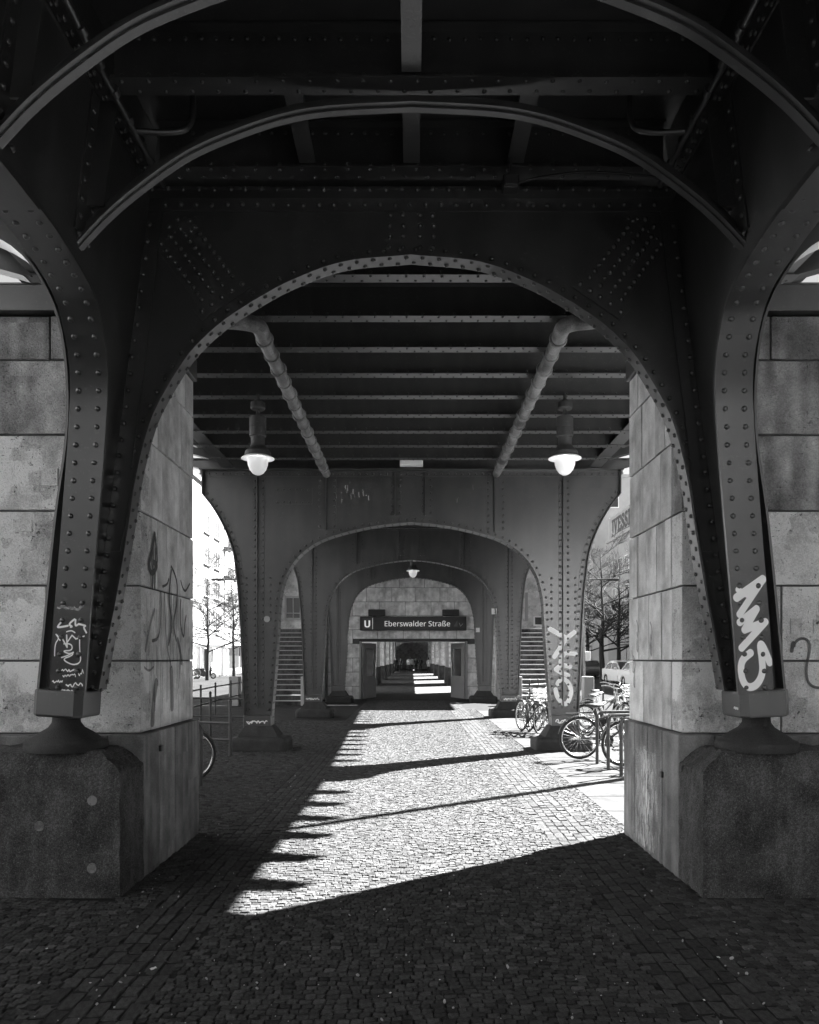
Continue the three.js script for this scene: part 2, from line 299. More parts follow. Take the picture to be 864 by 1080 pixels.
{
  const t = thing('portal_frame', 'near riveted steel portal with a large arch between the stone piers', 'portal');
  const dW = 5.74;
  part(t, 'web', metreUV(plate(([...archOut, [-3.63, 4.82], [3.63, 4.82], ...flip(archOut), ...[...archFull].reverse()]), dW, 0.02)), M.steel);
  part(t, 'arch_flange', metreUV(strip(archFull.map(([x, y]) => V(x, y, -dW)), V(0, 0, 1), -0.05, 0.095, -0.015)), M.steel);
  for (const c of [archOut, flip(archOut)]) part(t, 'outer_flange', metreUV(strip(c.map(([x, y]) => V(x, y, -dW)), V(0, 0, 1), -0.11, 0.11, 0.016)), M.steel);
  part(t, 'top_flange', metreUV(box(-3.63, 3.63, 4.82, 4.842, dW - 0.12, dW + 0.14)), M.steel);
  // flat angles along the edges
  const ang = [band(archFull, 0.001, 0.085, dW - 0.014, 0.013), plate([[-3.6, 4.733], [3.6, 4.733], [3.6, 4.8195], [-3.6, 4.8195]], dW - 0.014, 0.013)];
  for (const s of [-1, 1]) ang.push(plate([[s * 1.80, 4.73], [s * 1.735, 4.73], [s * 2.10, 1.7], [s * 2.165, 1.7]], dW - 0.028, 0.013));
  part(t, 'edge_angle', metreUV(mergeGeometries(ang.map(clean))), M.steel);
  const riv = [];
  const put = (x, y, dd = 0.014) => riv.push([V(x, y, -(dW - dd)), FRONT]);
  for (const [x, y] of along(archFull, 0.105, 0.065)) put(x, y);
  for (let x = -1.72; x < 1.73; x += 0.107) put(x, 4.775);
  for (let x = -1.78; x < 1.78; x += 0.107) riv.push([V(x, 4.822, -(dW - 0.12)), FRONT]);
  for (const s of [-1, 1]) {
    for (let y = 1.75; y < 4.7; y += 0.115) put(s * (lean(y) - 0.045 + 0.01), y, 0.028);
    const S = p => p.map(([x, y]) => [s * -x, y]);
    const gus = S([[-1.803, 4.50], [-1.536, 4.715], [-1.199, 4.277], [-1.49, 4.07]]), cap = S([[-1.53, 4.045], [-1.46, 3.965], [-1.12, 4.20], [-1.17, 4.29]]), cor = S([[-1.74, 4.73], [-1.53, 4.73], [-1.532, 4.722], [-1.80, 4.508], [-1.74, 4.5]]);
    part(t, 'gusset_plate', metreUV(plate(gus, dW - 0.012, 0.011)), M.steel);
    part(t, 'gusset_plate', metreUV(plate(cap, dW - 0.022, 0.009)), M.steel);
    const e = (a, b, u) => [a[0] + (b[0] - a[0]) * u, a[1] + (b[1] - a[1]) * u];
    for (let i = 0; i < 10; i++) for (let j = 0; j < 4; j++) { const u = (j + 0.5 + (i % 2) * 0.0) / 4, v = (i + 0.6) / 10; const p = e(e(gus[0], gus[1], u), e(gus[3], gus[2], u), v); put(p[0], p[1], 0.012); }
    for (let i = 0; i < 5; i++) { const p = e(e(cap[0], cap[3], (i + 0.5) / 5), e(cap[1], cap[2], (i + 0.5) / 5), 0.5); put(p[0], p[1], 0.022); }
    for (let i = 0; i < 4; i++) for (let j = 0; j < 2; j++) put(s * (1.70 - i * 0.06 + j * 0.02), 4.68 - j * 0.09 - (i === 0 ? 0.05 : 0), 0.0);
    // lower splice plates on the columns
    part(t, 'splice_plate', metreUV(plate(S([[-2.0, 2.92], [-1.93, 2.92], [-2.03, 2.35], [-2.09, 2.35]]), dW - 0.036, 0.008)), M.steel);
    // shoe, neck and bell-shaped bearing on the pedestal
    const cx = s * 2.36;
    const plan = [[-0.115, 0.0], [0.115, 0.0], [0.15, 0.05], [0.15, 0.34], [-0.15, 0.34], [-0.15, 0.05]];
    const shoe = clean(new THREE.ExtrudeGeometry(new THREE.Shape(plan.map(([x, y]) => new THREE.Vector2(x, y))), { depth: 0.15, bevelEnabled: true, bevelSize: 0.014, bevelThickness: 0.016, bevelSegments: 2 }).rotateX(-Math.PI / 2).rotateZ(s * 0.06).translate(cx, 1.228, -5.425));
    part(t, 'shoe', metreUV(shoe), M.steel);
    const bell = new THREE.LatheGeometry([[0.001, 1.212], [0.09, 1.211], [0.095, 1.16], [0.12, 1.125], [0.17, 1.095], [0.205, 1.07], [0.225, 1.055], [0.232, 1.045], [0.265, 1.035], [0.275, 1.02], [0.276, 0.985], [0.27, 0.968], [0.001, 0.966]].map(([x, y]) => new THREE.Vector2(x, y)), 40).translate(s * 2.40, 0, -5.70);
    part(t, 'bearing', metreUV(toCreasedNormals(bell, 0.7)), M.foot);
  }
  part(t, 'cover_plate', metreUV(plate([[-0.19, 4.40], [0.19, 4.40], [0.19, 4.73], [-0.19, 4.73]], dW - 0.013, 0.012)), M.steel);
  for (const x of [-0.15, -0.06, 0.06, 0.15]) for (let y = 4.48; y < 4.72; y += 0.075) put(x, y, 0.013);
  part(t, 'rivets', rivets(riv, 0.019), M.steel, STUFF);
  const under = [];
  for (const [o, st] of [[-0.055, 0], [0.022, 0.055]]) for (const [x, y, nx, ny] of along(archFull, 0.115, 0, st)) under.push([V(x - nx * 0.015, y - ny * 0.015, -dW - o), V(-nx, -ny, 0)]);
  part(t, 'flange_rivets', rivets(under, 0.017), M.steel, STUFF);
}

const ribPts = [[5.46, 1.365], [5.44, 1.5], [5.38, 1.9], [5.32, 2.43], [5.25, 3.0], [5.17, 3.365], [5.01, 3.6], [4.77, 3.765], [4.31, 3.85], [3.9, 3.87], [2, 3.9], [-2, 3.9], [-9, 3.9]];
const ribCurve = (() => { const c = smooth(ribPts.slice(0, 10).map(([d, y]) => V(d, y, 0)), 56).map(v => [v.x, v.y]); return [...c, [3, 3.885], [2, 3.9], [-2, 3.9], [-9, 3.9]]; })();
for (const s of [-1, 1]) {
  const t = thing('arched_girder', s < 0 ? 'left arched side girder with thin white scribbled tags low on its riveted flange' : 'right arched side girder with big white AMS graffiti low on its riveted flange', 'girder', 'arched side girders');
  // web in the (depth, height) plane, leaning with the column
  const web = [...ribCurve, [-9, 5.24], [5.73, 5.24], [5.73, 1.38]];
  const sh = new THREE.Shape(web.map(([d, y]) => new THREE.Vector2(d, y)));
  const lay = (g) => { const p = g.attributes.position; for (let i = 0; i < p.count; i++) { const d = p.getX(i), y = p.getY(i), o = p.getZ(i); p.setXYZ(i, s * (lean(y) + o), y, -d); } g.computeVertexNormals(); return metreUV(g); };
  part(t, 'web', lay(clean(new THREE.ExtrudeGeometry(sh, { depth: 0.016, bevelEnabled: false }).translate(0, 0, -0.008))), M.steel);
  const P = ribCurve.map(([d, y]) => V(s * lean(y), y, -d));
  part(t, 'flange', metreUV(strip(P, V(1, 0, 0), -0.118, 0.118, 0.028)), M.steel);
  const cut = P.findIndex(p => p.z > -4.12);
  part(t, 'flange_splice', metreUV(strip(P.slice(cut), V(1, 0, 0), -0.12, 0.12, 0.014).translate(0, -0.0285, 0.0285)), M.steel);
  // rivets on the flange: two rows
  const riv = [], c2 = ribCurve.slice(0, 62);
  for (const o of [-0.062, 0.062]) for (const [d, y, nx, ny] of along(c2, 0.112, 0, 0.05)) { if (d < 3) continue; riv.push([V(s * lean(y) + o, y, -d).addScaledVector(V(0, ny, -nx), 0).add(V(0, 0, 0)), V(0, -ny, nx)]); }
  // the flange's visible face looks towards the camera and down
  riv.forEach(r => { if (r[1].z < 0 || r[1].y > 0.2) r[1].negate(); r[0].addScaledVector(r[1], 0.0275); });
  part(t, 'rivets', rivets(riv, 0.0185), M.steel, STUFF);
  // angles on the inner face: along the top, along the flange and at the stiffeners
  const inner = -0.009, A = [], R = [];
  const flat = (pts, th = 0.012) => { const g = clean(new THREE.ExtrudeGeometry(new THREE.Shape(pts.map(([d, y]) => new THREE.Vector2(d, y))), { depth: th, bevelEnabled: false }).translate(0, 0, inner - th)); return lay(g); };
  part(t, 'top_angle', flat([[5.7, 4.86], [5.7, 4.95], [-2, 4.95], [-2, 4.86]]), M.steel);
  const lead = ribCurve.slice(24, 59);
  part(t, 'flange_angle', flat([...lead.map(([d, y]) => [d + 0.012, y + 0.032]), ...[...lead].reverse().map(([d, y]) => [d + 0.085, y + 0.12])]), M.steel);
  for (const d of [4.78, 3.86, 2.9]) {
    part(t, 'stiffener', flat([[d - 0.11, 4.06], [d + 0.11, 4.06], [d + 0.11, 4.85], [d - 0.11, 4.85]]), M.steel);
    part(t, 'stiffener', metreUV(box(s * (lean(4.4) - 0.12), s * (lean(4.4) - 0.0), 4.24, 4.85, d - 0.008, d + 0.008).applyMatrix4(new THREE.Matrix4().set(1, -s * 0.13, 0, s * 0.13 * 4.4, 0, 1, 0, 0, 0, 0, 1, 0, 0, 0, 0, 1))), M.steel);
    for (const o of [-0.07, 0.07]) for (let y = 4.05; y < 4.82; y += 0.1) R.push([V(s * (lean(y) + inner - 0.012), y, -(d + o)), V(-s, 0, 0)]);
  }
  for (let d = 3; d < 5.65; d += 0.1) for (const y of [4.885, 4.925]) R.push([V(s * (lean(y) + inner - 0.012), y, -(d + (y > 4.9 ? 0.05 : 0))), V(-s, 0, 0)]);
  for (const [d, y] of lead) if (rnd() < 0.7) R.push([V(s * (lean(y) + inner - 0.012), y + 0.075, -(d + 0.045)), V(-s, 0, 0)]);
  part(t, 'web_rivets', rivets(R, 0.018), M.steel, STUFF);
}
// curved ribs under the cross beams nearest the camera
const ribArc = curve2([[-1.965, 3.976], [-1.783, 4.171], [-1.587, 4.339], [-1.308, 4.535], [-1.029, 4.66], [-0.749, 4.753], [-0.47, 4.80], [0, 4.825]], 36);
const ribFull = [...ribArc, ...flip(ribArc).slice(1)];
for (const [d, label] of [[4.80, 'curved steel rib spanning below the ceiling just in front of the near portal'], [3.84, 'curved steel rib nearest the camera, cut off by the top of the picture']]) {
  const t = thing('arched_rib', label, 'rib', 'curved ribs under the deck');
  part(t, 'flange', metreUV(strip(ribFull.map(([x, y]) => V(x, y, -d)), V(0, 0, 1), -0.035, 0.065, 0.016)), M.steel);
  part(t, 'rib_web', metreUV(band(ribFull, 0.0165, 0.078, d - 0.004, 0.014)), M.steel);
  part(t, 'lower_lip', metreUV(strip(ribFull.map(([x, y]) => V(x, y - 0.012, -d)), V(0, 0, 1), -0.012, 0.03, 0.011)), M.steel);
}

// ---------------------------------------------------------------- deck: cross beams, stringers, outer girders, plates
const ordinal = ['first', 'second', 'third', 'fourth', 'fifth', 'sixth', 'seventh', 'eighth', 'ninth', 'tenth', 'eleventh', 'twelfth', 'thirteenth', 'fourteenth', 'fifteenth', 'sixteenth', 'seventeenth', 'eighteenth', 'nineteenth', 'twentieth', 'twenty-first', 'twenty-second', 'twenty-third'];
const YB = 4.92;
function beamGeos(half, ends) {
  const web = ends ? plate([[-half, 5.13], [-3.35, YB + 0.012], [3.35, YB + 0.012], [half, 5.13], [half, 5.245], [-half, 5.245]], -0.006, 0.012) : plate([[-half, YB + 0.012], [half, YB + 0.012], [half, 5.245], [-half, 5.245]], -0.006, 0.012);
  const fh = ends ? 3.35 : half;
  const fl = [box(-fh, fh, YB, YB + 0.014, -0.075, 0.075), box(-half, half, 5.23, 5.246, -0.07, 0.07)];
  if (ends) for (const s of [-1, 1]) fl.push(strip([V(s * 3.35, YB + 0.006, 0), V(s * half, 5.13, 0)], V(0, 0, 1), -0.07, 0.07, 0.012));
  const angle = box(-fh, fh, YB + 0.0142, YB + 0.085, -0.018, -0.0065);
  const rv = [];
  for (let x = -fh + 0.05; x < fh; x += 0.155) { rv.push([V(x, YB, 0.042), DOWN]); rv.push([V(x + 0.078, YB, -0.042), DOWN]); if (!ends || Math.abs(x) < 3.3) rv.push([V(x, YB + 0.05, 0.018), FRONT]); }
  if (!ends) for (let x = -fh + 0.05; x < fh; x += 0.09) rv.push([V(x, 5.19, 0.007), FRONT]);
  return { web: join([web, angle]), flange: join(fl), rivets: rivets(rv, 0.0145) };
}
const inner = beamGeos(1.72, false), outerB = beamGeos(4.08, true);
function crossBeam(g, d, dy, label, group) {
  const t = thing('cross_beam', label, 'beam', group); t.position.set(0, dy, -d);
  part(t, 'web', g.web, M.steel); part(t, 'flange', g.flange, M.steel); part(t, 'rivets', g.rivets, M.steel, STUFF);
}
crossBeam(inner, 3.85, 0, 'cross beam above the curved rib nearest the camera', 'short cross beams between the arched girders');
crossBeam(inner, 4.75, 0, 'cross beam above the second curved rib, second from the near portal', 'short cross beams between the arched girders');
crossBeam(inner, 5.60, 0, 'cross beam right above the top edge of the near portal', 'short cross beams between the arched girders');
const beamD = [6.4, 7.15, 8.0, 8.8, 9.6, 10.4, 11.2, 12.0, 12.8, 13.6];
beamD.forEach((d, i) => crossBeam(outerB, d, 0, `${ordinal[i]} riveted cross beam beyond the near portal arch, under the deck`, 'riveted cross beams under the deck'));
for (let k = 0; k < 21; k++) { const d = 15.0 + k * 0.82; crossBeam(outerB, d, 0.03 * (d - 14.4), `${ordinal[k]} cross beam of the ceiling hidden behind the second portal`, 'riveted cross beams beyond the second portal'); }
for (const [x, label] of [[-0.7, 'short lengthwise steel joist left of centre under the ceiling'], [0, 'lengthwise steel joist in the middle of the ceiling'], [0.7, 'short lengthwise steel joist right of centre under the ceiling']]) {
  const t = thing('steel_joist', label, 'joist', 'lengthwise joists under the ceiling');
  const d0 = x ? 4.84 : 4.84;
  part(t, 'flange', metreUV(box(x - 0.055, x + 0.055, 4.94, 4.952, d0, 5.52)), M.steel);
  if (!x) part(t, 'flange', metreUV(box(x - 0.055, x + 0.055, 4.94, 4.952, 2.6, 4.66)), M.steel);
  part(t, 'web', metreUV(box(x - 0.006, x + 0.006, 4.952, 5.247, d0, 5.52)), M.steel);
}
for (const s of [-1, 1]) {
  const t = thing('outer_girder', s < 0 ? 'lengthwise edge girder under the left side of the deck' : 'lengthwise edge girder under the right side of the deck', 'girder', 'edge girders of the deck');
  part(t, 'web', metreUV(box(s * 3.19 - 0.008, s * 3.19 + 0.008, 4.945, 5.249, -9, 14.28)), M.steel);
  part(t, 'flange', metreUV(join([box(s * 3.19 - 0.11, s * 3.19 + 0.11, 4.935, 4.95, 5.9, 14.28), box(s * 3.19 - 0.11, s * 3.19 + 0.11, 4.935, 4.95, -9, 5.58)])), M.steel);
}
{
  const t = thing('viaduct_deck', 'dark plated deck of the elevated railway overhead', 'deck');
  part(t, 'deck_plate', metreUV(box(-3.78, 3.78, 5.25, 5.40, -24, 14.5)), M.steel);
  const far = new THREE.BoxGeometry(7.56, 0.15, 17.9).rotateX(0.03).translate(0, 5.33 + 0.03 * 8.95, -(14.55 + 8.95));
  part(t, 'deck_plate', metreUV(far), M.steel);
}

// ---------------------------------------------------------------- further portals on footings
const outB = [[-2.888, 0.45], [-2.912, 0.738], [-2.987, 2.417], [-3.05, 3.117], [-3.11, 3.505], [-3.258, 3.90], [-3.455, 4.25], [-3.643, 4.49]];
const inB = [[-2.467, 0.45], [-2.393, 1.333], [-2.333, 2.217], [-2.295, 2.717], [-2.172, 3.117], [-1.925, 3.45], [-1.533, 3.70], [-0.933, 3.875], [-0.45, 3.958], [0, 4.0]];
function farPortal(d, dy, label, detail) {
  const t = thing('portal_frame', label, 'portal', 'portals on the footway');
  const up = ([x, y]) => [x, y + dy * Math.max(0, Math.min(1, (y - 1) / 2.6))];
  const o = curve2(outB.map(up), 36), a = curve2(inB.map(up), 46), full = [...a, ...flip(a).slice(1)], top = 4.90 + dy;
  part(t, 'web', metreUV(plate([...o, [-3.643, top], [3.643, top], ...flip(o), ...[...full].reverse()], d - 0.01, 0.02)), M.steel);
  part(t, 'arch_flange', metreUV(strip(full.map(([x, y]) => V(x, y, -d)), V(0, 0, 1), -0.14, 0.14, -0.018)), M.steel);
  for (const c of [[...o, [-3.643, top]], [[3.643, top], ...flip(o)]]) part(t, 'outer_flange', metreUV(strip(c.map(([x, y]) => V(x, y, -d)), V(0, 0, 1), -0.13, 0.13, 0.016)), M.steel);
  part(t, 'top_flange', metreUV(box(-3.7, 3.7, top, top + 0.02, d - 0.15, d + 0.15)), M.steel);
  const f = d - 0.01, riv = [], put = (x, y, e = 0.012) => riv.push([V(x, y, -(f - e)), FRONT]);
  part(t, 'edge_angle', metreUV(mergeGeometries([band(full, 0.001, 0.09, f - 0.012, 0.011), band(o, -0.09, -0.001, f - 0.012, 0.011), band(flip(o), -0.09, -0.001, f - 0.012, 0.011), plate([[-3.62, top - 0.1], [3.62, top - 0.1], [3.62, top - 0.001], [-3.62, top - 0.001]], f - 0.0125, 0.0115)].map(clean))), M.steel);
  for (const [x, y] of along(full, 0.13, 0.06)) put(x, y);
  for (const c of [o, flip(o)]) for (const [x, y] of along(c, 0.13, -0.055)) put(x, y);
  for (let x = -3.55; x < 3.56; x += 0.12) put(x, top - 0.055);
  const archY = x => { for (let i = 1; i < full.length; i++) if (full[i][0] >= x) return full[i][1]; return 4; };
  for (const s of [-1, 1]) for (const [x, w, y0] of [[2.68, 0.10, 0.75], [1.48, 0.16, 0], [0.27, 0.10, 0]]) {
    const b = y0 || archY(s * x - s * 0.05) + 0.13;
    part(t, 'stiffener', metreUV(join([box(s * x - w, s * x + w, b, top - 0.102, f - 0.013, f - 0.001), box(s * x - 0.03, s * x - 0.014, b, top - 0.03, f - 0.09, f - 0.0135)])), M.steel);
    for (const e of [-w + 0.03, w - 0.03]) for (let y = b + 0.06; y < top - 0.12; y += 0.115) put(s * x + e, y, 0.013);
  }
  if (detail) for (const s of [-1, 1]) { for (const e of [-0.22, 0.2]) for (let y = 2.3; y < 3.1; y += 0.12) { put(s * 2.68 + e, y, 0.0); } }
  if (detail) { part(t, 'patch_plate', metreUV(plate([[-2.40, 4.32], [-1.74, 4.32], [-1.74, 4.60], [-2.40, 4.60]], f - 0.012, 0.011)), M.steel); for (let x = -2.35; x < -1.75; x += 0.11) for (const y of [4.35, 4.57]) put(x, y); }
  part(t, 'rivets', rivets(riv, detail ? 0.024 : 0.026, detail), M.steel, STUFF);
  const under = []; for (const [x, y, nx, ny] of along(full, 0.13)) for (const e of [-0.075, 0.08]) under.push([V(x - nx * 0.018, y - ny * 0.018, -d - e), V(-nx, -ny, 0)]);
  part(t, 'flange_rivets', rivets(under, 0.024, false), M.steel, STUFF);
  for (const s of [-1, 1]) {
    part(t, 'shoe', metreUV(box(s * 2.68 - 0.24, s * 2.68 + 0.24, 0.40, 0.62, d - 0.19, d + 0.19, 0.012)), M.steel);
    const w = new THREE.CylinderGeometry(0.33, 0.52, 0.22, 4, 1).rotateY(Math.PI / 4).scale(1.0, 1, 0.86).translate(s * 2.65, 0.33, -d);
    part(t, 'footing_cap', metreUV(toCreasedNormals(w, 0.3)), M.foot);
    part(t, 'footing', metreUV(new RoundedBoxGeometry(1.0, 0.30, 0.78, 3, 0.10).translate(s * 2.63, 0.105, -d)), M.foot);
  }
  return t;
}
const portal2 = farPortal(14.4, 0, 'second steel portal, white YES graffiti on its right leg', true);
const portal3 = farPortal(22.4, 0.31, 'third steel portal, small white lettering on its low footings', false);
const portal4 = farPortal(30.0, 0.60, 'steel portal right in front of the stone station entrance', false);

// ---------------------------------------------------------------- pipes and lamps
for (const s of [-1, 1]) {
  const t = thing('drain_pipe', s < 0 ? 'left wrapped drain pipe with clamps slung under the cross beams' : 'right wrapped drain pipe with clamps slung under the cross beams', 'pipe', 'drain pipes under the deck');
  const y = 4.78, x = s * 1.46;
  part(t, 'elbow', metreUV(tube([V(s * 2.3, y + 0.02, -7.72), V(s * 1.85, y + 0.015, -7.72), V(s * 1.56, y, -7.74), V(x, y, -7.85), V(x, y, -8.1)], 0.077, 40, 14)), M.pipe);
  const pts = []; for (let d = 8.08; d < 14.2; d += 0.25) pts.push(V(x + rr(-0.006, 0.006), y + rr(-0.006, 0.006), -d));
  part(t, 'run', metreUV(tube(pts, 0.07, 80, 14)), M.pipe);
  for (let d = 8.15; d < 14; d += 0.42) part(t, 'clamp', metreUV(new THREE.TorusGeometry(0.075, 0.011 + (d % 0.84 > 0.4 ? 0.006 : 0), 6, 18).translate(x, y, -d)), M.pipe);
  for (let d = 8.15; d < 14; d += 1.26) part(t, 'hanger', metreUV(box(x - 0.012, x + 0.012, y + 0.07, YB + 0.03, d - 0.012, d + 0.012)), M.steel);
  // small conduit beside the girder, in front of the portal
  const c = thing('conduit', s < 0 ? 'thin cable conduit beside the left arched girder under the ceiling' : 'thin cable conduit beside the right arched girder under the ceiling', 'conduit', 'conduits beside the arched girders');
  part(c, 'conduit_run', metreUV(tube([V(s * 1.67, 4.79, -2.5), V(s * 1.67, 4.8, -3.6), V(s * 1.68, 4.79, -4.4), V(s * 1.67, 4.78, -5.0), V(s * 1.655, 4.75, -5.45)], 0.021, 40, 8)), M.steel);
  part(c, 'branch', metreUV(tube([V(s * 1.67, 4.79, -4.95), V(s * 1.5, 4.80, -4.98), V(s * 1.38, 4.83, -5.0), V(s * 1.34, 4.92, -5.02), V(s * 1.34, 5.1, -5.02)], 0.018, 30, 8)), M.steel);
  for (let d = 3; d < 5.4; d += 0.23) part(c, 'coupling', metreUV(new THREE.CylinderGeometry(0.028, 0.028, 0.05, 10).rotateX(Math.PI / 2).translate(s * 1.67, 4.795, -d)), M.steel);
}
const opal = mat(0.85, { roughness: 0.35, emissive: grey(1), emissiveIntensity: 0.015 });
function lampAt(x, yTip, d, label, hang) {
  const t = thing('pendant_lamp', label, 'lamp', 'pendant lamps under the viaduct'); t.position.set(x, yTip, -d);
  const L = (p, n = 32) => metreUV(toCreasedNormals(new THREE.LatheGeometry(p.map(([r, y]) => new THREE.Vector2(r, y)), n), 0.6));
  const lm = mat(0.06, { map: paintMap, roughness: 0.6 });
  part(t, 'ceiling_cap', L([[0.001, 0.945], [0.04, 0.945], [0.05, 0.925], [0.09, 0.91], [0.092, 0.84], [0.08, 0.825], [0.001, 0.822]]), lm);
  part(t, 'stem', metreUV(bar(V(0, 0.71, 0), V(0, hang, 0), 0.022, 12)), lm);
  part(t, 'housing', L([[0.001, 0.735], [0.09, 0.735], [0.104, 0.725], [0.104, 0.60], [0.099, 0.595], [0.104, 0.59], [0.104, 0.49], [0.088, 0.48], [0.085, 0.40], [0.096, 0.36], [0.11, 0.345], [0.16, 0.29], [0.166, 0.235], [0.001, 0.234]]), lm);
  part(t, 'shade', L([[0.10, 0.232], [0.17, 0.234], [0.205, 0.214], [0.207, 0.206], [0.17, 0.212], [0.10, 0.214]]), M.white);
  part(t, 'glass_bulb', L([[0.128, 0.228], [0.131, 0.18], [0.124, 0.125], [0.104, 0.07], [0.07, 0.026], [0.035, 0.005], [0.001, 0]]), opal);
  const l = new THREE.PointLight(0xffffff, 0.012); l.position.set(0, 0.15, 0); l.castShadow = true; t.add(l);
}
lampAt(-1.93, 3.91, 10.3, 'left pendant lamp with white glass bulb hanging before the second portal', 1.02);
lampAt(1.93, 3.91, 10.3, 'right pendant lamp with white glass bulb hanging before the second portal', 1.02);
lampAt(0.05, 4.10, 25.2, 'small pendant lamp hanging in front of the station entrance', 1.25);
{ const t = thing('ceiling_light', 'small white box light on top of the second portal', 'light fitting'); part(t, 'casing', metreUV(box(-0.2, 0.2, 4.925, 5.06, 14.05, 14.2, 0.01)), M.white); part(t, 'bracket', metreUV(box(-0.24, 0.24, 5.061, 5.1, 14.08, 14.17)), M.steel); }

// ---------------------------------------------------------------- station entrance
{
  const t = thing('station_entrance', 'pale stone entrance wall with wide doorway below the station sign', 'entrance');
  const D = 32.4, ys = [0, 0.52, 1.08, 1.64, 2.2, 2.76, 3.3, 3.86, 4.42, 4.98, 5.6];
  part(t, 'wall_core', metreUV(join([box(-3.3, -2.02, 0, 5.6, D + 0.03, D + 0.6), box(2.20, 3.3, 0, 5.6, D + 0.03, D + 0.6), box(-2.02, 2.20, 2.36, 5.6, D + 0.03, D + 0.6)])), M.mortar);
  for (let r = 0; r < ys.length - 1; r++) {
    const y0 = ys[r] + 0.008, y1 = ys[r + 1] - 0.008, cuts = [-3.3];
    for (let x = -3.3 + (r % 2 ? 0.55 : 0.98); x < 3.1; x += rr(0.9, 1.08)) cuts.push(x); cuts.push(3.3);
    for (let k = 0; k < cuts.length - 1; k++) {
      let x0 = cuts[k] + 0.007, x1 = cuts[k + 1] - 0.007, b = y0;
      if (y1 <= 2.3 || r === 4) { if (y0 < 2.2) { if (x0 < -1.99 && x1 > -1.99) x1 = -2.0; else if (x0 < 2.17 && x1 > 2.17) x0 = 2.18; else if (x0 >= -2.0 && x1 <= 2.18) continue; } else if (x1 > -2 && x0 < 2.18) b = 2.40; }
      part(t, 'stone_block', metreUV(box(x0, x1, b, y1, D + rr(-0.006, 0.006), D + 0.2, 0.01), rr(0, 9), rr(0, 9)), M.slabs[rnd() < 0.7 ? 2 : 3]);
    }
  }
  part(t, 'lintel', metreUV(box(-2.06, 2.24, 2.29, 2.395, D - 0.05, D + 0.62, 0.01)), M.black);
  for (const x of [-2.02, 2.18]) part(t, 'door_frame', metreUV(box(x - 0.035, x + 0.035, 0, 2.30, D - 0.06, D + 0.5, 0.006)), M.plaster);
  for (const [x, a] of [[-1.93, -0.30], [2.10, 0.30]]) {
    const door = new THREE.Group(); door.name = 'door'; door.position.set(x, 0.02, -D - 0.1); door.rotation.y = a; t.add(door);
    part(door, 'leaf', metreUV(box(-0.03, 0.03, 0, 2.22, 0, 1.5, 0.006)), M.plaster);
    part(door, 'pane', metreUV(box(-0.034, 0.034, 0.9, 2.0, 0.3, 1.2)), M.glass);
    part(door, 'handle', metreUV(bar(V(x < 0 ? 0.07 : -0.07, 0.8, -1.3), V(x < 0 ? 0.07 : -0.07, 1.5, -1.3), 0.018)), M.chrome);
  }
  for (const s of [-1, 1]) part(t, 'dark_box', metreUV(box(s * 1.46 + 0.09 - 0.33, s * 1.46 + 0.09 + 0.33, 3.30, 3.55, D - 0.16, D - 0.01, 0.02)), M.black);  // plain dark box on the wall above each end of the sign
}
{
  const t = thing('station_sign', 'dark station name sign above the entrance', 'sign');
  const c = document.createElement('canvas'); c.width = 1024; c.height = 136; const g = c.getContext('2d');
  g.fillStyle = '#1c1c1c'; g.fillRect(0, 0, 1024, 136);
  g.fillStyle = '#2e2e2e'; g.fillRect(14, 8, 92, 120);
  g.fillStyle = '#f4f4f4'; g.font = 'bold 104px sans-serif'; g.textAlign = 'center'; g.textBaseline = 'middle'; g.fillText('U', 62, 72);
  g.fillStyle = '#d8d8d8'; g.fillRect(112, 6, 5, 124);
  g.fillStyle = '#f0f0f0'; g.font = '76px sans-serif'; g.textAlign = 'left'; g.save(); g.translate(226, 70); g.scale(0.98, 1); g.fillText('Eberswalder Straße', 0, 0); g.restore();
  g.fillStyle = '#3c3c3c'; g.beginPath(); g.moveTo(906, 100); g.lineTo(946, 30); g.lineTo(946, 100); g.fill(); g.strokeStyle = '#777'; g.lineWidth = 5; g.beginPath(); g.moveTo(962, 60); g.lineTo(976, 96); g.lineTo(1000, 70); g.stroke();
  const m = new THREE.CanvasTexture(c); m.colorSpace = THREE.SRGBColorSpace;
  part(t, 'casing', metreUV(box(-2.02, 2.16, 2.72, 3.26, 32.14, 32.34, 0.02)), M.black);
  const face = new THREE.PlaneGeometry(4.10, 0.50).translate(0.07, 2.99, -32.135);
  part(t, 'sign_face', face, new THREE.MeshStandardMaterial({ map: m, roughness: 0.4, emissive: grey(1), emissiveMap: m, emissiveIntensity: 0.03 }));
}
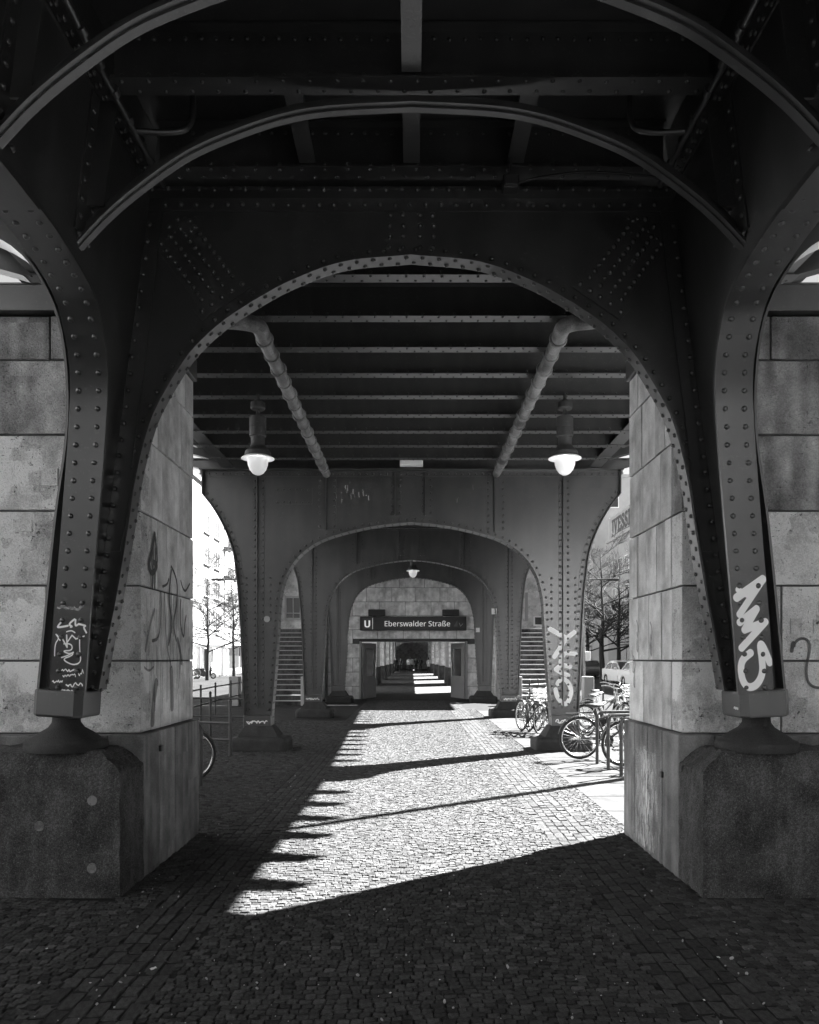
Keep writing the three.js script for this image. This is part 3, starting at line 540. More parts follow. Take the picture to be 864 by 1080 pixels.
for (const s of [-1, 1]) {   // stairs up to the platform on both sides of the entrance
  const t = thing('staircase', s < 0 ? 'left flight of dark steps with pale nosings up to the platform' : 'right flight of dark steps with pale nosings up to the platform', 'stairs', 'stairs to the platform');
  const x0 = s < 0 ? -5.85 : 3.78, x1 = s < 0 ? -3.78 : 5.85;
  for (let n = 0; n < 16; n++) {
    const st = part(t, 'step', metreUV(box(x0, x1, n ? n * 0.176 - 0.2 : 0, (n + 1) * 0.176 - 0.03, 28.02 + n * 0.3, 28.62 + n * 0.3)), M.concrete);
    part(st, 'nosing', metreUV(box(x0, x1, (n + 1) * 0.176 - 0.029, (n + 1) * 0.176, 27.99 + n * 0.3, 28.3 + n * 0.3, 0.005)), M.plaster);
  }
  for (const [a, b] of s < 0 ? [[-3.76, -3.48], [-6.2, -5.87]] : [[3.48, 3.76], [5.87, 6.2]]) {
    part(t, 'newel', metreUV(box(a, b, 0, 1.0, 27.8, 28.3, 0.02)), M.plaster);
  }
  const h = thing('stair_house', s < 0 ? 'dark stair hall behind the left stairs with a framed window' : 'dark stair hall behind the right stairs with a small framed notice', 'building', 'stair halls');
  part(h, 'wall', metreUV(box(s < 0 ? -6.6 : 3.4, s < 0 ? -3.4 : 6.6, 2.6, 6, 34.6, 34.9)), M.stones[0]);
  part(h, 'roof', metreUV(box(s < 0 ? -6.6 : 3.5, s < 0 ? -3.5 : 6.6, 5.6, 5.75, 29.5, 34.9)), M.stones[0]);
  part(h, 'inner_wall', metreUV(box(s * 3.55 - 0.12, s * 3.55 + 0.12, 0, 5.59, 31.2, 34.59)), M.stones[0]); part(h, 'side_wall', metreUV(box(s * 6.1 - 0.1, s * 6.1 + 0.1, 0, 5.59, 33.6, 34.59)), M.stones[0]);
  const wx = s < 0 ? -4.98 : 5.35, wy = s < 0 ? 3.75 : 3.2;
  if (s < 0) {
    const w = part(h, 'window', metreUV(join([box(wx - 0.36, wx - 0.28, wy - 0.5, wy + 0.5, 34.5, 34.59), box(wx + 0.28, wx + 0.36, wy - 0.5, wy + 0.5, 34.5, 34.59), box(wx - 0.28, wx + 0.28, wy + 0.42, wy + 0.5, 34.5, 34.59), box(wx - 0.28, wx + 0.28, wy - 0.5, wy - 0.42, 34.5, 34.59), box(wx - 0.02, wx + 0.02, wy - 0.42, wy + 0.42, 34.52, 34.59), box(wx - 0.28, wx + 0.28, wy - 0.24, wy - 0.2, 34.52, 34.59)])), M.plaster);
    part(w, 'pane', metreUV(box(wx - 0.28, wx + 0.28, wy - 0.42, wy + 0.42, 34.57, 34.595)), M.glass);
  } else {
    part(h, 'notice', metreUV(box(wx - 0.2, wx + 0.2, wy - 0.2, wy + 0.2, 34.45, 34.59)), M.white);
    part(h, 'notice_face', metreUV(box(wx - 0.15, wx + 0.15, wy - 0.15, wy + 0.15, 34.44, 34.449)), M.black);
    part(h, 'pale_panel', metreUV(box(wx - 0.55, wx - 0.43, wy, wy + 1.2, 34.55, 34.59)), M.plaster);
  }
}
// passage behind the entrance: stone piers on both sides and a dark end
{
  const t = thing('passage_roof', 'dark ceiling of the passage behind the entrance', 'ceiling');
  part(t, 'slab', metreUV(box(-4.2, 4.2, 4.3, 4.5, 33.05, 130)), M.stones[0]);
  part(t, 'side_wall', metreUV(box(2.7, 3.0, 0, 4.29, 33.05, 39.5)), M.stones[0]); part(t, 'side_wall', metreUV(box(-3.0, -2.7, 0, 4.29, 33.05, 39.5)), M.stones[0]);
  const names = ['nearest', 'second', 'third', 'fourth', 'farthest'];
  [[48.5, 54], [61.8, 66.8], [75.5, 80.5], [89.5, 94.5], [104, 110]].forEach(([a, b], i) => {
    for (const s of [-1, 1]) {
      const p = thing('passage_pier', `${names[i]} stone pier on the ${s < 0 ? 'left' : 'right'} of the passage seen through the doorway`, 'pier', 'stone piers of the passage');
      const x0 = s < 0 ? -3.4 : 2.22, x1 = s < 0 ? -2.06 : 3.4;
      part(p, 'plinth', metreUV(box(x0 - (s > 0 ? 0.06 : 0), x1 + (s < 0 ? 0.06 : 0), 0, 1.08, a - 0.08, b + 0.08, 0.01)), M.concrete);
      for (let k = 0; k < 5; k++) part(p, 'stone_block', metreUV(box(x0, x1, 1.09 + k * 0.64, 1.09 + (k + 1) * 0.64 - 0.015, a, b, 0.01), i, k), M.slabs[(i + k) % 3]);
    }
  });
  const e = thing('passage_end', 'black arched end of the passage far behind the doorway', 'wall');
  part(e, 'wall', metreUV(plate([[-5, 0], [-2.3, 0], [-2.3, 2.9], [-1.9, 3.4], [-1, 3.75], [0, 3.85], [1, 3.75], [1.9, 3.4], [2.3, 2.9], [2.3, 0], [5, 0], [5, 4.29], [-5, 4.29]], 112.5, 0.5)), M.stones[0]);
  part(e, 'inner_wall', metreUV(box(-5, 5, 0, 4.29, 127, 127.5)), M.stones[0]); for (const s of [-1, 1]) part(e, 'inner_side', metreUV(box(s * 4.6 - 0.2, s * 4.6 + 0.2, 0, 4.29, 113, 127)), M.stones[0]);
}

// added pair of unseen piers behind the camera, placed to block light from the rear
for (const sd of [-1, 1]) {
  const t = thing('added_rear_pier', sd < 0 ? 'left added stone pier, unseen behind the viewpoint, blocking light' : 'right added stone pier, unseen behind the viewpoint, blocking light', 'pier', 'added light-blocking piers behind the viewpoint');
  part(t, 'plinth', metreUV(box(sd * 1.94, sd * 5.2, 0, 1.05, -9.3, -7.3, 0.02)), M.concrete);
  for (let k = 0; k < 6; k++) part(t, 'stone_block', metreUV(box(sd * 2.0, sd * 5.2, 1.055 + k * 0.53, 1.055 + (k + 1) * 0.53 - 0.012, -9.28, -7.85, 0.01)), M.stones[k % 3]);
}

// ---------------------------------------------------------------- graffiti and stickers (flat paint)
function paint(w, h, draw, v, o = {}) {
  const c = document.createElement('canvas'); c.width = w; c.height = h; const g = c.getContext('2d');
  g.fillStyle = '#000'; g.fillRect(0, 0, w, h); g.strokeStyle = g.fillStyle = '#fff'; g.lineCap = g.lineJoin = 'round'; draw(g, w, h);
  const t = new THREE.CanvasTexture(c);
  return new THREE.MeshStandardMaterial({ color: grey(v), alphaMap: t, transparent: true, roughness: 0.6, ...o });
}
const line = (g, lw, ...pts) => { g.lineWidth = lw; g.beginPath(); g.moveTo(...pts[0]); for (let i = 1; i < pts.length - 1; i++) { const [x, y] = pts[i], [a, b] = pts[i + 1]; g.quadraticCurveTo(x, y, (x + a) / 2, (y + b) / 2); } g.lineTo(...pts.at(-1)); g.stroke(); };
const poly = (g, lw, ...pts) => { g.lineWidth = lw; g.beginPath(); pts.forEach(([x, y], i) => i ? g.lineTo(x, y) : g.moveTo(x, y)); g.stroke(); };
const scrawl = (g, x, y, w, h, n, lw) => { g.lineWidth = lw; g.beginPath(); g.moveTo(x, y + h / 2); for (let i = 1; i <= n; i++) g.quadraticCurveTo(x + w * (i - rnd()) / n, y + h * rnd(), x + w * i / n, y + h * rr(0.1, 0.9)); g.stroke(); };
function quad(corners) {   // flat patch: lower left, lower right, upper right, upper left
  const g = new THREE.BufferGeometry(); const [a, b, c, d] = corners;
  g.setAttribute('position', new THREE.Float32BufferAttribute([...a, ...b, ...c, ...a, ...c, ...d].flat(), 3));
  g.setAttribute('uv', new THREE.Float32BufferAttribute([0, 0, 1, 0, 1, 1, 0, 0, 1, 1, 0, 1], 2)); g.computeVertexNormals(); return g;
}
// patch that lies on a side girder's flange between two heights
function onFlange(s, y0, y1) {
  const n = 12, pos = [], uv = [], at = y => { for (let i = 1; i < ribCurve.length; i++) if (ribCurve[i][1] >= y) { const [d0, a] = ribCurve[i - 1], [d1, b] = ribCurve[i], k = (y - a) / (b - a); return d0 + (d1 - d0) * k; } };
  const P = (u, v) => { const y = y0 + (y1 - y0) * v; return [s * lean(y) + (u - 0.5) * 0.234, y, -(at(y) - 0.0315)]; };
  for (let i = 0; i < n; i++) { const a = P(0, i / n), b = P(1, i / n), c = P(1, (i + 1) / n), d = P(0, (i + 1) / n), v = i / n, w = (i + 1) / n; pos.push(...a, ...b, ...c, ...a, ...c, ...d); uv.push(0, v, 1, v, 1, w, 0, v, 1, w, 0, w); }
  const g = new THREE.BufferGeometry(); g.setAttribute('position', new THREE.Float32BufferAttribute(pos, 3)); g.setAttribute('uv', new THREE.Float32BufferAttribute(uv, 2)); g.computeVertexNormals(); return g;
}
const girders = scene.children.filter(o => o.name.startsWith('arched_girder'));
{
  // right flange: large white letters
  const T = (x, y) => [((x - (165 + (y - 100) * 0.113)) / (210 + (y - 100) * 0.008)) * 300, (y - 55) / 700 * 850];
  part(girders[1], 'graffiti', onFlange(1, 1.372, 2.17), paint(300, 850, g => {
    g.shadowColor = '#fff'; g.shadowBlur = 7;
    poly(g, 56, T(205, 205), T(355, 100)); poly(g, 49, T(350, 110), T(225, 300)); poly(g, 41, T(212, 160), T(288, 200));
    poly(g, 51, T(228, 345), T(325, 268), T(258, 388), T(380, 342), T(245, 492));
    line(g, 54, T(418, 575), T(375, 480), T(352, 465), T(372, 560), T(380, 640), T(350, 705), T(300, 725), T(262, 690), T(245, 620), T(250, 560), T(300, 520));
  }, 0.93));
  // pale droppings and paint runs on the plates
  const runs = n => paint(256, 256, g => { for (let i = 0; i < n; i++) { const x = rr(20, 236), y = rr(10, 190), l = rr(4, 60); g.globalAlpha = rr(0.25, 0.8); line(g, rr(2, 6), [x, y], [x + rr(-2, 2), y + l / 2], [x + rr(-3, 3), y + l]); if (rnd() < 0.5) { g.beginPath(); g.arc(x + rr(-14, 14), y + rr(-10, 20), rr(1, 4), 0, 7); g.fill(); } } }, 0.55);
  for (const [pp, x, y, w, h, dd, n] of [[portal2, -1.0, 4.5, 0.8, 0.55, 14.383, 16], [portal2, 0.9, 4.45, 0.7, 0.6, 14.383, 3]]) part(pp, 'droppings', quad([[x - w / 2, y - h / 2, -dd], [x + w / 2, y - h / 2, -dd], [x + w / 2, y + h / 2, -dd], [x - w / 2, y + h / 2, -dd]]), runs(n));
  // left flange: thin tags
  part(girders[0], 'graffiti', onFlange(-1, 1.374, 1.98), paint(400, 840, g => {
    const U = (x, y) => [((x - (235 - (y - 20) * 0.118)) / 235) * 400, (y - 150) / 540 * 840];
    line(g, 19, U(270, 262), U(228, 300), U(240, 305), U(300, 295)); line(g, 19, U(345, 258), U(300, 285), U(330, 300), U(318, 302)); line(g, 19, U(352, 262), U(345, 300), U(372, 285)); line(g, 18, U(372, 285), U(425, 295), U(400, 300), U(420, 335));
    line(g, 12, U(205, 470), U(208, 400), U(240, 370), U(220, 345)); poly(g, 12, U(228, 350), U(245, 380)); line(g, 12, U(290, 330), U(320, 320), U(345, 335));
    poly(g, 15, U(258, 365), U(290, 420), U(290, 350)); poly(g, 13, U(285, 400), U(325, 350), U(350, 372), U(405, 355)); line(g, 13, U(270, 400), U(320, 395), U(325, 440), U(255, 440), U(300, 460), U(330, 450));
    line(g, 13, U(250, 480), U(290, 470), U(330, 450), U(320, 470), U(250, 490), U(320, 525), U(360, 515)); line(g, 12, U(375, 365), U(370, 430), U(380, 500), U(350, 520));
    for (const [x, y, w] of [[245, 545, 90], [255, 575, 90], [185, 610, 70], [240, 665, 80]]) { const [a, b] = U(x, y); scrawl(g, a, b, w * 1.6, 34, 10, 10); }
    { const [a, b] = U(275, 625); scrawl(g, a, b, 185, 50, 7, 12); const [p, q] = U(345, 540); scrawl(g, p, q, 85, 90, 6, 7); const [e, f] = U(240, 170); g.globalAlpha = 0.25; scrawl(g, e, f, 280, 60, 6, 22); }
  }, 0.88));
  const near = scene.getObjectByName('portal_frame');
  for (const s of [-1, 1]) {
    part(near, 'graffiti', quad([[s * 2.335 - 0.2, 1.2, -5.496], [s * 2.335 + 0.2, 1.2, -5.496], [s * 2.335 + 0.2, 1.34, -5.496], [s * 2.335 - 0.2, 1.34, -5.496]]), paint(512, 180, g => { scrawl(g, 40, 50, s > 0 ? 110 : 330, 80, 9, s > 0 ? 12 : 7); if (s > 0) scrawl(g, 240, 70, 150, 50, 8, 8); }, s > 0 ? 0.7 : 0.4));
  }
  // dark scrawls on the inner face of the left pier
  part(pierL, 'graffiti', quad([[-1.982, 1.08, -6.06], [-1.982, 1.08, -7.44], [-1.982, 2.6, -7.44], [-1.982, 2.6, -6.06]]), paint(900, 1000, g => {
    const Q = (x, y) => [(x - 55) / 295 * 900, (y - 180) / 830 * 1000];
    const soft = a => { g.globalAlpha = a; };
    soft(1); line(g, 29, Q(112, 200), Q(95, 300), Q(80, 330), Q(95, 380), Q(130, 325), Q(105, 320)); line(g, 20, Q(112, 200), Q(128, 290), Q(122, 330)); line(g, 17, Q(105, 250), Q(100, 430)); line(g, 17, Q(118, 260), Q(112, 430));
    soft(0.8); line(g, 22, Q(205, 330), Q(185, 460), Q(215, 560), Q(190, 660)); line(g, 17, Q(205, 310), Q(245, 350), Q(240, 480), Q(215, 560), Q(235, 640)); line(g, 14, Q(155, 410), Q(180, 400), Q(190, 370)); line(g, 17, Q(145, 440), Q(150, 520), Q(135, 640), Q(100, 650)); line(g, 17, Q(265, 450), Q(255, 540), Q(285, 640), Q(290, 560), Q(300, 520)); line(g, 14, Q(265, 360), Q(285, 420), Q(325, 360));
    soft(0.55); line(g, 38, Q(245, 640), Q(265, 700), Q(270, 740)); line(g, 58, Q(205, 780), Q(210, 860), Q(210, 940)); line(g, 58, Q(120, 830), Q(105, 900), Q(100, 990)); line(g, 12, Q(265, 720), Q(250, 860)); line(g, 12, Q(60, 760), Q(80, 780), Q(105, 760)); line(g, 23, Q(65, 690), Q(85, 590), Q(110, 520)); line(g, 17, Q(165, 440), Q(170, 640), Q(205, 760));
    soft(0.25); for (let i = 0; i < 70; i++) { const x = rr(30, 880), y = rr(250, 800), l = rr(60, 240); line(g, rr(5, 20), [x, y], [x + rr(-8, 8), y + l / 2], [x + rr(-12, 12), y + l]); }
  }, 0.05));
  part(pierR, 'graffiti', quad([[2.70, 1.25, -6.017], [3.2, 1.25, -6.017], [3.2, 2.05, -6.017], [2.70, 2.05, -6.017]]), paint(320, 512, g => { g.globalAlpha = 0.75; line(g, 13, [64, 235], [80, 195], [130, 190], [150, 230], [125, 330], [135, 410], [200, 430], [318, 400]); line(g, 18, [60, 250], [66, 205], [70, 225]); line(g, 12, [180, 120], [240, 80], [318, 90]); }, 0.06));
  part(pierR, 'graffiti', quad([[1.982, 1.15, -7.42], [1.982, 1.15, -6.1], [1.982, 2.2, -6.1], [1.982, 2.2, -7.42]]), paint(700, 600, g => { g.globalAlpha = 0.5; for (const [x, y] of [[110, 150], [330, 170], [60, 330]]) { line(g, 10, [x, y], [x + 40, y + 30], [x - 10, y + 130], [x + 25, y + 170], [x + 5, y + 60]); } line(g, 7, [20, 300], [60, 350], [30, 400], [70, 420], [40, 300]); }, 0.08));
  // whitewash run down the right plinth
  part(pierR, 'whitewash', quad([[1.927, 0.04, -7.4], [1.927, 0.04, -6.1], [1.927, 1.0, -6.1], [1.927, 1.0, -7.4]]), paint(640, 480, (g, w, h) => {
    for (let i = 0; i < 900; i++) { const x = 330 + (rnd() + rnd() + rnd() - 1.5) * 190, y = rr(60, 470), l = rr(8, 70), k = Math.abs(x - 330) / 190; g.globalAlpha = rr(0.06, 0.38) * (1 - 0.5 * k); g.lineWidth = rr(2, 11); g.beginPath(); g.moveTo(x, y); g.lineTo(x + rr(-3, 3), Math.min(475, y + l)); g.stroke(); }
  }, 0.8));
  // second portal: YES on its right leg, tags on shoes and footings
  part(portal2, 'graffiti', quad([[2.36, 0.72, -14.372], [2.94, 0.72, -14.372], [2.94, 2.2, -14.372], [2.36, 2.2, -14.372]]), paint(400, 1024, g => {
    const Q = (x, y) => [(x - 310) / 240 * 400, (y - 385) / 600 * 1024]; g.shadowColor = '#fff'; g.shadowBlur = 14;
    poly(g, 58, Q(340, 415), Q(448, 475)); poly(g, 55, Q(515, 438), Q(450, 490), Q(372, 612));
    line(g, 50, Q(525, 592), Q(460, 582), Q(430, 600), Q(415, 650)); poly(g, 52, Q(485, 682), Q(420, 668), Q(382, 702), Q(420, 725), Q(470, 745)); 
    line(g, 52, Q(395, 805), Q(415, 765), Q(460, 775), Q(500, 850), Q(470, 945), Q(435, 950), Q(390, 900), Q(380, 845));
  }, 0.93));
  for (const [p, d, xs] of [[portal2, 14.205, [-2.68, 2.68]], [portal3, 22.205, [-2.68, 2.68]]]) for (const x of xs) part(p, 'graffiti', quad([[x - 0.22, 0.42, -d], [x + 0.22, 0.42, -d], [x + 0.22, 0.6, -d], [x - 0.22, 0.6, -d]]), paint(400, 160, g => { scrawl(g, 40, 30, 320, 95, 8, 16); scrawl(g, 60, 50, 200, 60, 6, 12); }, 0.75));
  part(portal2, 'sticker', new THREE.CylinderGeometry(0.055, 0.055, 0.006, 24).rotateX(Math.PI / 2).translate(-2.535, 2.3, -14.366), M.plaster, { label: 'round pale sticker' });
  for (const [x, y, d, p] of [[2.26, 2.9, 22.37, portal3], [2.43, 2.66, 29.97, portal4]]) part(p, 'sticker', box(x - 0.07, x + 0.07, y - 0.08, y + 0.08, d, d + 0.008), M.white, { label: 'small square white sticker' });
}

// ---------------------------------------------------------------- railings, bicycle stands, poles
function railing(label, pts, rails, h = 0.9) {
  const t = thing('railing', label, 'railing', 'dark tube railings');
  for (const [x, d] of pts) { part(t, 'post', metreUV(bar(V(x, 0, -d), V(x, h, -d), 0.026, 10)), M.rail); part(t, 'knob', new THREE.SphereGeometry(0.032, 10, 8).translate(x, h + 0.01, -d), M.rail); }
  for (let i = 0; i < pts.length - 1; i++) for (const y of rails) part(t, 'rail', metreUV(bar(V(pts[i][0], y, -pts[i][1]), V(pts[i + 1][0], y, -pts[i + 1][1]), 0.021, 8)), M.rail);
}
railing('dark tube railing set crosswise just left of the second portal leg', [[-4.95, 16.9], [-4.1, 16.7], [-3.25, 16.5]], [0.80, 0.43]);
railing('short dark railing whose post stands right before the second portal footing', [[-4.2, 13.9], [-2.95, 13.35]], [0.28, 0.55]);
railing('long dark railing running back towards the left stairs', [[-5.35, 19], [-5.4, 21], [-5.55, 23.2], [-5.6, 25.4], [-5.65, 27.4]], [0.82, 0.42]);
railing('dark railing behind the bicycles on the right', [[5.3, 15.5], [5.35, 17.5], [5.4, 19.5], [5.45, 21.5], [5.5, 23.5]], [0.82, 0.42]);
railing('short dark railing in front of the right stairs', [[3.55, 24.6], [3.9, 25.2], [4.3, 25.8]], [0.82, 0.42], 0.95);
function hoop(x0, x1, d, label) {
  const t = thing('bicycle_stand', label, 'bicycle stand', 'hoop bicycle stands'), h = 0.80, r = 0.10;
  const pts = [V(x0, 0, -d), V(x0, h - r, -d), V(x0 + r * 0.3, h - r * 0.3, -d), V(x0 + r, h, -d), V(x1 - r, h, -d), V(x1 - r * 0.3, h - r * 0.3, -d), V(x1, h - r, -d), V(x1, 0, -d)];
  part(t, 'hoop', metreUV(tube(pts, 0.024, 60, 10)), M.rail);
}
hoop(2.80, 3.7, 12.35, 'farthest hoop stand on the right, behind the leftmost bicycle wheel');
hoop(2.80, 3.7, 11.65, 'middle hoop stand among the bicycles on the right');
hoop(2.83, 3.7, 11.05, 'hoop stand closest to the right stone pier');
hoop(-3.5, -2.62, 10.2, 'hoop stand with a bicycle behind the left stone pier');

// bicycle: rear axle above the origin, heading +x
function bicycle(label, tone, [x, d], turn, opt = {}) {
  const t = thing('bicycle', label, 'bicycle', 'parked bicycles'); t.position.set(x, 0.02, -d); t.rotation.y = turn; t.rotation.x = opt.lean ?? 0.04;
  const R = 0.335, fm = mat(tone, { roughness: 0.35, metalness: 0.2 }), B = V(0.44, 0.29, 0), W = 1.06, S = V(0.29, 0.62, 0), Hd = V(0.88, 0.80, 0), Hl = V(0.91, 0.62, 0);
  for (const [ax, steer] of [[0, 0], [W, opt.steer ?? 0.25]]) {
    const w = new THREE.Group(); w.name = 'wheel'; w.position.set(ax, R, 0); w.rotation.y = steer; t.add(w);
    part(w, 'tyre', new THREE.TorusGeometry(R - 0.016, 0.019, 8, 44), M.rubber);
    part(w, 'rim', new THREE.TorusGeometry(R - 0.042, 0.012, 6, 44), M.chrome);
    const sp = []; for (let k = 0; k < 28; k++) { const a = k / 28 * Math.PI * 2, b = a + (k % 2 ? 0.5 : -0.5); sp.push(bar(V(Math.cos(b) * 0.02, Math.sin(b) * 0.02, k % 2 ? 0.028 : -0.028), V(Math.cos(a) * (R - 0.045), Math.sin(a) * (R - 0.045), 0), 0.0016, 4)); }
    part(w, 'spokes', mergeGeometries(sp), M.chrome); part(w, 'hub', bar(V(0, 0, -0.055), V(0, 0, 0.055), 0.022, 10), M.chrome);
  }
  const fr = [bar(B, S, 0.016), bar(S, V(0.245, 0.80, 0), 0.014), bar(B, Hl, 0.019), bar(opt.step ? V(0.34, 0.45, 0) : S, opt.step ? V(0.905, 0.66, 0) : Hd, 0.017), bar(Hl, Hd, 0.02)];
  for (const z of [-0.05, 0.05]) fr.push(bar(B.clone().setZ(z * 0.6), V(0, R, z), 0.009), bar(S.clone().setZ(z * 0.4), V(0, R, z), 0.008), bar(V(0.93, 0.6, z * 0.7), V(W, R, z), 0.012));
  part(t, 'frame', mergeGeometries(fr), fm);
  for (const ax of [0, W]) { const pts = []; for (let k = 0; k <= 16; k++) { const a = (ax ? 0.1 : 0.35) + k / 16 * 2.6; pts.push(V(ax + Math.cos(a) * (R + 0.02), R + Math.sin(a) * (R + 0.02), 0)); } part(t, 'mudguard', strip(pts, V(0, 0, 1), -0.026, 0.026, 0.003), opt.guard ? M.chrome : M.black); }
  const seat = new THREE.SphereGeometry(1, 18, 10).scale(0.14, 0.035, 0.075), p = seat.attributes.position;
  for (let i = 0; i < p.count; i++) { const k = Math.max(0, p.getX(i) / 0.14); p.setZ(i, p.getZ(i) * (1 - 0.62 * k)); p.setY(i, p.getY(i) + 0.012 * (p.getX(i) / 0.14) ** 2); }
  part(t, 'saddle', seat.translate(0.235, 0.845, 0), M.black);
  part(t, 'handlebar', mergeGeometries([bar(Hd, V(0.86, 0.95, 0), 0.014), tube([V(0.70, 1.0, -0.29), V(0.80, 1.01, -0.24), V(0.88, 0.97, -0.1), V(0.88, 0.96, 0), V(0.88, 0.97, 0.1), V(0.80, 1.01, 0.24), V(0.70, 1.0, 0.29)], 0.012, 30, 8)]), M.chrome);
  part(t, 'crank', mergeGeometries([new THREE.CylinderGeometry(0.095, 0.095, 0.008, 24).rotateX(Math.PI / 2).translate(0.44, 0.29, 0.045), bar(V(0.44, 0.29, 0.06), V(0.55, 0.16, 0.06), 0.011), bar(V(0.44, 0.29, -0.06), V(0.33, 0.42, -0.06), 0.011), box(0.50, 0.60, 0.145, 0.17, -0.16, -0.06), box(0.28, 0.38, 0.41, 0.435, 0.06, 0.16), box(-0.02, 0.46, 0.335, 0.35, -0.052, -0.044), box(-0.02, 0.46, 0.235, 0.25, -0.052, -0.044)].map(clean)), M.rubber);
  if (opt.rack) part(t, 'luggage_rack', mergeGeometries([bar(V(-0.22, 0.72, -0.05), V(0.2, 0.74, -0.05), 0.006), bar(V(-0.22, 0.72, 0.05), V(0.2, 0.74, 0.05), 0.006), bar(V(-0.22, 0.72, -0.05), V(-0.22, 0.72, 0.05), 0.006), bar(V(-0.12, 0.725, 0.05), V(0, R, 0.06), 0.006), bar(V(-0.12, 0.725, -0.05), V(0, R, -0.06), 0.006)]), M.rubber);
  if (opt.basket) { const b = []; for (let k = 0; k <= 4; k++) for (const z of [-0.15, 0.15]) b.push(bar(V(0.95 + k * 0.065, 0.76, z * 0.85), V(0.94 + k * 0.075, 1.0, z), 0.004, 4)); for (let k = 0; k <= 4; k++) { const y = 0.76 + k * 0.06, q = 0.85 + 0.15 * k / 4; for (const z of [-0.15 * q, 0.15 * q]) b.push(bar(V(0.95, y, z), V(1.22, y, z), 0.004, 4)); for (const x of [0.95, 1.22]) b.push(bar(V(x, y, -0.15 * q), V(x, y, 0.15 * q), 0.004, 4)); } part(t, 'basket', mergeGeometries(b), M.white); }
  return t;
}
bicycle('dark bicycle whose whole rear wheel shows beside the right portal footing', 0.03, [2.66, 12.95], 0.10, { rack: 1 });
bicycle('dark bicycle in the middle of the right row, rear wheel behind a hoop stand', 0.02, [3.12, 12.1], 0.16, { step: 1, rack: 1 });
bicycle('dark bicycle closest to the right pier, mostly hidden by it', 0.05, [3.45, 11.5], 0.12, {});
bicycle('dark bicycle behind the left stone pier, only its front wheel showing', 0.03, [-3.89, 10.45], 0.05, { steer: 0.5 });
bicycle('bicycle with white wire basket parked left of the second portal right leg', 0.12, [2.43, 18.1], -1.3, { basket: 1, steer: 0.15, rack: 1 });
bicycle('dark bicycle in the middle of three seen end-on left of the right portal leg', 0.04, [2.58, 18.0], -1.32, { steer: -0.1 });
bicycle('bicycle seen end-on closest to the right leg of the second portal', 0.2, [2.73, 17.9], -1.3, { steer: 0.2, guard: 1 });
bicycle('sunlit silver bicycle behind the right leg of the second portal', 0.6, [3.45, 16.4], 0.5, { guard: 1, rack: 1 });
bicycle('sunlit pale bicycle with basket beyond the right portal leg', 0.7, [3.75, 17.4], 0.35, { basket: 1, guard: 1 });
bicycle('sunlit grey bicycle farthest back behind the right portal leg', 0.4, [4.0, 18.6], 0.6, { guard: 1, step: 1 });
bicycle('light bicycle leaning between the railing and the right portal leg', 0.55, [4.2, 15.4], 0.2, { guard: 1, basket: 1 });

function pole(label, x, d, h, arm, name = 'street_lamp', cat = 'street lamp') {
  const t = thing(name, label, cat); t.position.set(x, 0, -d);
  part(t, 'pole', metreUV(bar(V(0, 0, 0), V(0, h, 0), 0.11, 12, 0.07)), M.rail); part(t, 'base', metreUV(bar(V(0, 0, 0), V(0, 0.7, 0), 0.16, 12, 0.14)), M.rail);
  if (arm) { part(t, 'arm', metreUV(bar(V(0, h - 0.1, 0), V(arm, h - 0.05, 0), 0.035, 8)), M.rail); part(t, 'lamp_head', metreUV(box(Math.min(arm * 0.8, arm * 1.2), Math.max(arm * 0.8, arm * 1.2), h - 0.14, h - 0.02, -0.12, 0.12, 0.03)), M.rail); }
}
pole('dark lamp mast behind the right stone pier that throws a thin shadow on the footway', 5.9, 13.3, 7.5, 0);
pole('street lamp with a long arm over the left street', -8.3, 42, 5.75, -1.6);
pole('street lamp with a long arm over the right street', 8.7, 42, 5.75, 1.6);
{ const t = thing('advertising_post', 'tall narrow white post with printed panel beside the right street', 'post'); t.position.set(9.0, 0, -43.5); part(t, 'post', metreUV(bar(V(0, 0, 0), V(0, 3.2, 0), 0.06, 10)), M.plaster); part(t, 'panel', metreUV(box(-0.22, 0.22, 0.5, 3.4, -0.05, 0.05, 0.02)), M.plaster); for (let k = 0; k < 7; k++) part(t, 'panel_print', metreUV(box(-0.16, rr(0.02, 0.16), 0.75 + k * 0.36, 0.95 + k * 0.36, -0.056, -0.0505)), M.black); part(t, 'small_box', metreUV(box(0.24, 0.5, 1.5, 2.0, -0.1, 0.1, 0.02)), M.white); }
{ const t = thing('bollard', 'thick white bollard in front of the right shops', 'bollard'); t.position.set(13.1, 0, -54); part(t, 'post', metreUV(bar(V(0, 0, 0), V(0, 1.25, 0), 0.18, 14)), M.white); part(t, 'cap', metreUV(bar(V(0, 1.25, 0), V(0, 1.32, 0), 0.2, 14, 0.12)), M.white); }

